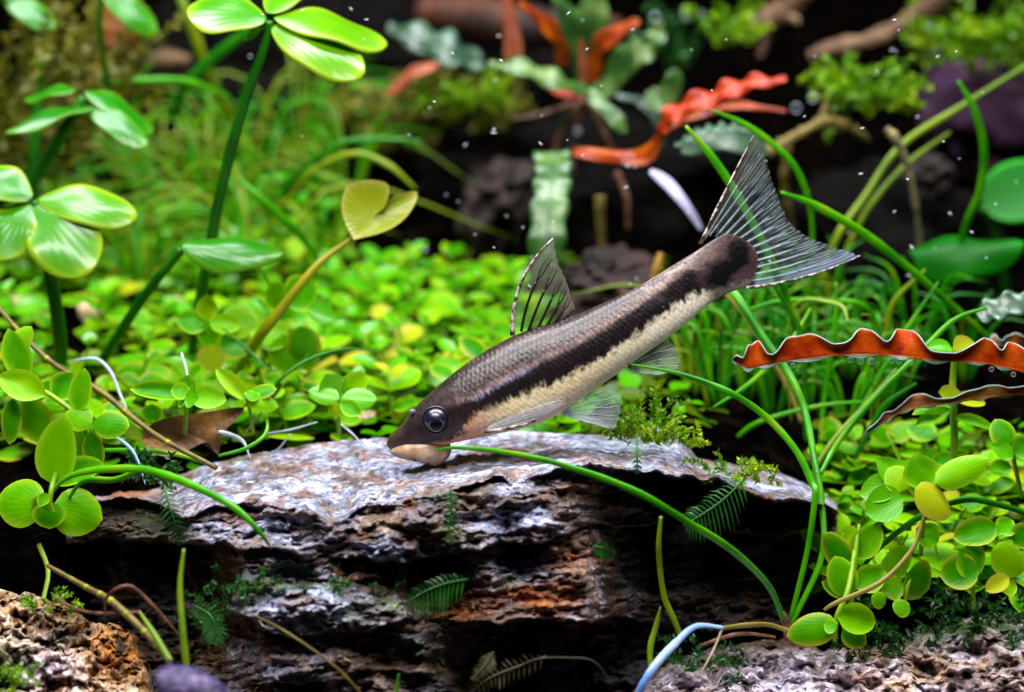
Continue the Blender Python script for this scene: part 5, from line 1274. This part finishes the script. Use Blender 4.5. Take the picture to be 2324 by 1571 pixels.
def tuft(center, n, rad, height, r0, squash=1.0, up=.8):
    sh = []
    for k in range(n):
        a = r0.uniform(0, 6.28); q = math.sqrt(r0.random()) * rad
        b = Vector(center) + Vector((math.cos(a) * q, math.sin(a) * q * .6, r0.gauss(0, .22) * rad))
        d = Vector((math.cos(a) * q / rad + r0.gauss(0, .35), math.sin(a) * .6 + r0.gauss(0, .35) - .2, up + r0.gauss(0, .4))).normalized(); h = height * r0.uniform(.5, 1.1)
        sh.append(([b, b + d * h * .5 + Vector((0, 0, h * .08)), b + d * h], .06))
    return sh
R0 = random.Random(5)
moss('moss_tuft', 'bright yellow-green moss tuft on the rock crest under the fish belly', tuft(P(1475, 985, 2), 30, 2.4, 3.0, R0) + tuft(P(1420, 985, 0), 10, 1.5, 1.6, R0) + tuft(P(1535, 1000, 0), 12, 1.6, 1.6, R0), MOSS, .75, .2, 9, 1)
moss('moss_tuft', 'low yellow moss strip hanging over the rock edge by the grass', tuft(P(1640, 1062, -2), 12, 2.2, 1.6, R0, up=.3) + tuft(P(1700, 1075, -4), 12, 1.6, 1.4, R0, up=.2), MOSS, .7, .2, 8, 2)
moss('moss_tuft', 'yellow-green moss on the knobbly root', tuft(P(1985, 225, 56), 40, 3.2, 5.0, R0, up=.5) + tuft(P(1900, 190, 57), 10, 2.0, 3.0, R0), MOSS, 1.3, .25, 9, 3)
moss('moss_tuft', 'yellow moss draped over the purple stone', tuft(P(2230, 110, 80), 60, 6.0, 6.5, R0, up=.5) + tuft(P(2150, 120, 80), 25, 3.0, 5.0, R0) + tuft(P(2330, 130, 80), 30, 4.0, 5.0, R0), MOSS, 1.5, .25, 9, 4)
moss('moss_tuft', 'olive moss growing on the wood beside the grey-green leaf', tuft(P(1010, 255, 88), 60, 8.0, 5.0, R0, up=.4) + tuft(P(880, 280, 92), 40, 6.0, 5.0, R0), MOSS_O, 1.6, .3, 9, 5)
moss('moss_tuft', 'bright green moss streak along the mossy mound', tuft(P(1090, 225, 80), 24, 3.0, 3.4, R0) + tuft(P(1010, 235, 81), 16, 3.0, 2.5, R0), MOSS, 1.2, .3, 9, 6)
moss('moss_tuft', 'olive-yellow feathery moss clump at the tank corner', tuft(P(20, 330, 62), 60, 8.0, 17.0, R0, up=1.2), MOSS_O, 1.8, .28, 22, 7)
moss('moss_tuft', 'small green sprig floating above the dark water', tuft(P(1650, 90, 80), 14, 2.0, 6.0, R0, up=.9), MOSS, 1.4, .4, 8, 8)
moss('moss_tuft', 'green leafy moss strand at the edge of the dark hollow', tuft(P(1545, 140, 84), 12, 1.2, 9.0, R0, up=1.2), MOSS_D, 1.3, .4, 12, 9)
moss('moss_tuft', 'mud-green moss mat on the front right rock', tuft(P(2150, 1425, -3), 60, 7.0, 1.6, R0, up=.3) + tuft(P(2250, 1400, -1), 40, 5.0, 1.6, R0, up=.3) + tuft(P(2010, 1465, -5), 26, 4.0, 1.2, R0, up=.2) + tuft(P(1590, 1500, -9), 22, 3.0, 1.6, R0, up=.3), MOSS_D, .8, .16, 8, 10)
moss('moss_tuft', 'thin moss fringe on the lower ledge of the rock', tuft(P(620, 1322, -12), 30, 5.0, 1.5, R0, up=.25) + tuft(P(820, 1335, -13), 20, 3.5, 1.5, R0, up=.3) + tuft(P(510, 1400, -11), 16, 2.5, 1.6, R0, up=.3), MOSS_D, .7, .15, 8, 11)
moss('moss_tuft', 'green moss at the left crest of the rock', tuft(P(370, 1090, -4), 12, 1.2, 2.2, R0, up=.6) + tuft(P(330, 1062, 0), 10, 1.2, 2.0, R0, up=.7), MOSS_D, .8, .2, 8, 12)
moss('moss_tuft', 'green moss on the corner of the ochre rock', tuft(P(10, 1540, -18), 22, 2.0, 1.5, R0, up=.4) + tuft(P(115, 1375, -9), 16, 1.6, 1.3, R0), MOSS, .6, .2, 7, 13)
MOSS_B = stalk_mat('moss_brown', ['#1c1a0a', '#302c12', '#48421e'], rough=.5, trans=.15, scale=300)
def frond(label, pts, ln, n, mat, wid=.12, droop=.5, stemr=.08, both=True):
    p = path(pts); t = thing('moss_frond', label, 'moss', p[0]); c = spline(p, n + 2)
    part('stem', tube(p, [stemr, stemr, stemr * .5], 24, 6), mat, t)
    V, F = [], []
    for k in range(1, n + 1):
        d = (c[k+1] - c[k-1]).normalized(); s = d.cross(FWD).normalized(); f = math.sin(math.pi * (k / (n + 1)) ** .7) ** .5
        for sg in ((-1, 1) if both else (1,)):
            l = ln * f * random.uniform(.8, 1.1); a = (s * sg + d * .35).normalized(); q = c[k]
            m_ = q + a * l * .5 - UP * droop * l * .12; e = q + a * l - UP * droop * l * .5 - FWD * l * random.uniform(-.2, .3); w = d * wid
            o = len(V); V += [q - w * .6, q + w * .6, m_ + w, m_ - w, e]; F += [(o, o+1, o+2, o+3), (o+3, o+2, o+4)]
    lf = obj('leaflets', V, F, mat, t); lf['kind'] = 'stuff'; return t
frond('feathery moss frond hanging in the dark hollow beside the arching blade', [(1690,1088,-7),(1640,1135,-10),(1590,1170,-12),(1550,1192,-13)], 1.9, 17, MOSS_D, .11, .9)
frond('dark moss frond on the brown lower ledge', [(1062,1315,-16),(1010,1325,-17),(960,1345,-17.5),(915,1372,-18)], 1.6, 14, MOSS_D, .12, 1.0)
frond('curled moss frond hanging behind the upright thin blade', [(440,1375,-14),(475,1395,-15),(490,1430,-15.5),(482,1465,-16)], 1.2, 14, MOSS_D, .13, .4)
frond('dull moss frond at the foot of the rock', [(1240,1490,-18),(1170,1515,-18.5),(1110,1540,-19),(1060,1580,-19)], 1.0, 16, MOSS_B, .08, .3)
frond('dull curved moss frond rooted by the looping strand', [(1120,1480,-18),(1100,1510,-18.5),(1070,1545,-19)], .7, 12, MOSS_B, .08, .3)
frond('short moss sprig climbing the rock crack', [(1022,1110,-13),(1025,1150,-13.5),(1020,1200,-14),(1025,1240,-14.5)], .7, 9, MOSS_D, .12, .3)
frond('short moss sprig on the dark face near the orange stain', [(1345,1240,-15.5),(1370,1245,-15.5),(1400,1258,-15)], .8, 7, MOSS_D, .12, .3)
frond('thin moss strand dangling from the left rock crest', [(372,1100,-9),(385,1150,-10.5),(400,1200,-11),(412,1240,-11)], .9, 12, MOSS_D, .12, .5)
frond('thin moss strand dropping from the crest behind the arching blade', [(1445,990,-8),(1446,1030,-9.5),(1446,1080,-10)], .6, 8, MOSS_D, .1, .3)
blade('dull looping strand at the foot of the rock', [(1150,1530,-18.5),(1210,1500,-18.5),(1290,1488,-18),(1350,1505,-18),(1385,1545,-18)], r=[.05,.07,.08,.07,.04], mat=MOSS_B, name='root', cat='root')

# ------------------------------------------------------------------ fine grass tufts
def grass_tuft(label, base, n, h, r, mats, spread, group, arch=.5, r0=R0):
    base = Vector(base); t = thing('grass_tuft', label, 'grass', base, group)
    for k in range(n):
        a = r0.uniform(0, 6.28); lean = r0.uniform(.1, spread); d = Vector((math.cos(a) * lean, math.sin(a) * lean * .6, 1)).normalized(); hh = h * r0.uniform(.55, 1.1)
        b = base + Vector((math.cos(a), math.sin(a), 0)) * r0.uniform(0, .9)
        m_ = b + d * hh * .6; e = b + d * hh * .85 + Vector((math.cos(a), math.sin(a) * .6, 0)) * hh * arch * lean - Vector((0, 0, hh * arch * lean * .7))
        part('blade', tube([b, m_, e], [r, r * .95, r * .75, r * .15], 10, 5, .6), r0.choice(mats), t)
    return t
for X, Y in [(-52,60),(-45,72),(-40,58),(-33,66),(-30,80),(-24,70),(-20,84),(-38,88),(-48,92),(-27,96),(-18,100),(-56,78),(-50,66),(-36,76),(-42,82),(-28,60),(-21,64),(-34,94)]:
    wh = ('beside the mossy corner' if X < -44 else 'behind the glinting clover' if X < -31 else 'behind the tall clover stalk' if X < -19 else 'by the dark hollow') + (', rear row' if Y > 82 else ', front row' if Y < 67 else ', middle row')
    grass_tuft('fine arching olive-green grass tuft ' + wh, (X, Y, soil1(X, Y)), 13, R0.uniform(14, 25), .24, [BLADE_O, BLADE_O, BLADE, BLADE], .75, 'grass tufts ' + wh, .9)
for X, Y, h in [(19,24,15),(21,32,16),(24,24,14),(26,38,16),(29,30,16),(33,36,16),(37,30,13),(17,28,13),(41,40,15),(22,28,13),(25,33,15),(28,26,13),(34,42,16),(38,36,14),(31,24,12),(44,34,14),(23,36,17),(30,38,17),(35,28,14),(18,34,15)]:
    wh = ('under the fish tail' if X < 23 else 'behind the red leaf tip' if X < 30 else 'behind the red leaf middle' if X < 37 else 'below the dark round leaf') + (', set back' if Y > 34 else '')
    grass_tuft('thin green grass tuft ' + wh, (X, Y, soil1(X, Y)), 9, h, .2, [BLADE, BLADE, BLADE_D, BLADE_D, BLADE_O], .55, 'grass tufts ' + wh, .7)
blade('broad blurred blade slanting into the grass from above', [(405,-20,70),(435,60,70),(475,170,72),(520,260,76)], r=[.5,.62,.6,.5], mat=BLADE_O)
blade('dark broad blade crossing behind the tall clover stalk', [(585,55,60),(500,115,62),(430,185,64),(390,260,68)], r=[.4,.6,.6,.5], mat=BLADE_D)
blade('bright olive blade lying across the back grass', [(230,190,58),(330,178,58),(430,188,60),(520,220,64)], r=[.2,.34,.36,.2], mat=BLADE)
blade('pale broad blade slanting down behind the heart leaf', [(540,405,40),(600,460,40),(680,530,42),(720,590,46)], r=[.2,.42,.4,.3], mat=BLADE)
blade('olive blade drooping over the dark water by the heart leaf', [(945,430,50),(880,370,50),(800,350,51),(700,400,54),(640,470,58)], r=[.12,.32,.34,.3,.26], mat=BLADE_O)
blade('long green blade arching left of the dark water', [(960,320,56),(860,315,57),(760,330,58),(660,410,60),(600,500,64)], r=[.12,.32,.34,.3,.26], mat=BLADE_D)

# ------------------------------------------------------------------ snail, dead leaf, pebbles, bubbles
SHELL = simple_mat('snail_shell', ['#140a20', '#30224c', '#584670', '#80707c'], scale=900, rough=.5, bump=.5, bdist=.0003, spec=.35)
FOOT = simple_mat('snail_foot', ['#14101c', '#2c2434'], scale=600, rough=.4)
sn_c = P(430, 1644, -26); t = thing('snail', 'purple ridged snail shell tip at the foot of the twig', 'snail', sn_c - Vector((0, 0, 5)))
pts, rr = [], []
for k in range(180):
    a = k / 179 * 2.6 * 2 * math.pi; R = 3.1 * math.exp(-.16 * (2.6 * 2 * math.pi - a)); 
    pts.append(sn_c + Vector((math.cos(a + 4.5) * R, -1.2 + .0 * k, math.sin(a + 4.5) * R * .95 + .2))); rr.append(max(.12, R * .50))
V, F = [], []
sides = 20
for i, p in enumerate(pts):
    rad = (p - sn_c); rad.y = 0; rad.normalize()
    rb = rr[i] * (1 + (.05 * math.sin(i * .8) + .02 * math.sin(i * 2.1)) * (1 if i > 20 else 0))
    for k in range(sides):
        a = 2 * math.pi * k / sides; V.append(p + rad * (rb * math.cos(a)) + Vector((0, 1, 0)) * (rb * 1.15 * math.sin(a)))
for i in range(len(pts) - 1):
    for k in range(sides): F.append((i*sides+k, i*sides+(k+1) % sides, (i+1)*sides+(k+1) % sides, (i+1)*sides+k))
F.append(tuple(range(sides))[::-1]); F.append(tuple((len(pts)-1)*sides+k for k in range(sides)))
obj('shell', V, F, SHELL, t)
part('spine', tube([P(392, 1540, -26.5), P(386, 1515, -25.5), P(383, 1498, -24.5)], [.34, .3, .14], 10, 8), FOOT, t)
V, F = ellipsoid(sn_c + Vector((.5, 0, -3.6)), 3.4, 2.0, 1.4, 20, 12); obj('foot', V, F, FOOT, t)

t = thing('dead_leaf', 'brown decaying leaf with a pale patch on the soil behind the rock', 'dead leaf', P(450, 1030, 3))
outline_leaf('leaf_blade', t, [(318,1000),(345,962),(400,945),(470,935),(552,925),(530,958),(505,985),(495,1030),(470,1005),(440,1015),(400,1035),(350,1030)], (430,985), 4, DEADLEAF, .5, 0, -1.2)
for (cx, cy, rx, ry, lb) in [(45,690,44,20,'cream pebble half buried left of the thick dark stalk'), (205,705,34,24,'tan pebble beside the thick dark stalk'), (395,690,24,18,'pale flake caught on the slanting dark stalk'), (598,908,24,14,'cream flake below the leaning oval leaves'), (900,800,18,26,'cream flake showing between leaves before the fish'), (830,945,30,14,'cream pebble behind the fish snout'), (970,838,16,14,'pink pebble in the carpet before the fish forehead')]:
    p = hit(cx, cy, 2.0); Yq = p.y
    blob('pebble', lb, 'pebble', cx, cy, Yq, rx * .8, ry * .8, .8, simple_mat('pebble_' + str(cx), ['#9c7c54', '#c8ac84', '#e0d0b4'], scale=300, rough=.6, bump=.4), .3, cx, 0.4, 24, 16)
for k, (dx, dy, Y, r, lb) in enumerate([(1487,38,40,15,'blue-tinted air bubble above the rosette'), (1807,245,40,14,'round bubble on the knobbly root, lower of two'), (1845,222,40,14,'round bubble on the knobbly root, upper of two'), (1427,362,44,17,'air bubble on the orange curve of the coral leaf'), (965,566,24,9,'small bubble above the carpet by the dark water'), (1312,297,50,10,'small bubble between the hanging brown roots'), (568,128,14,7,'tiny bubble beside the tall clover stalk'), (2110,60,60,9,'dim bubble near the driftwood branch')]):
    p = P(dx, dy, Y); s_ = r * mmpx(Y) * .9; V, F = ellipsoid(p, s_, s_, s_, 20, 12)
    tag(obj('air_bubble', V, F, BUB, base=p), lb, 'bubble')
SPECK = simple_mat('speck_white', ['#d8dcec', '#f4f4fa'], scale=100, rough=.5, bump=0, trans=.3)
V, F = [], []
for k in range(95):
    dx = R0.uniform(560, 2320) if R0.random() < .85 else R0.uniform(300, 2320); dy = R0.uniform(20, 690); Y = R0.uniform(6, 38); p = P(dx, dy, Y)
    if dx < 900 and dy > 350: continue
    a = R0.uniform(-.9, .9); d = Vector((math.cos(a), 0, math.sin(a))); e = Vector((-math.sin(a), 0, math.cos(a))); l = R0.uniform(.08, .26) * (1.6 if R0.random() < .1 else 1); w = R0.uniform(.045, .08)
    o = len(V); V += [p + d * l, p + e * w, p - d * l, p - e * w, p + Vector((0, w, 0)), p - Vector((0, w, 0))]
    F += [(o, o+1, o+5), (o+1, o+2, o+5), (o+2, o+3, o+5), (o+3, o, o+5), (o+1, o, o+4), (o+2, o+1, o+4), (o+3, o+2, o+4), (o, o+3, o+4)]
tag(obj('drifting_specks', V, F, SPECK), 'tiny white specks drifting in the water', 'specks', kind='stuff')
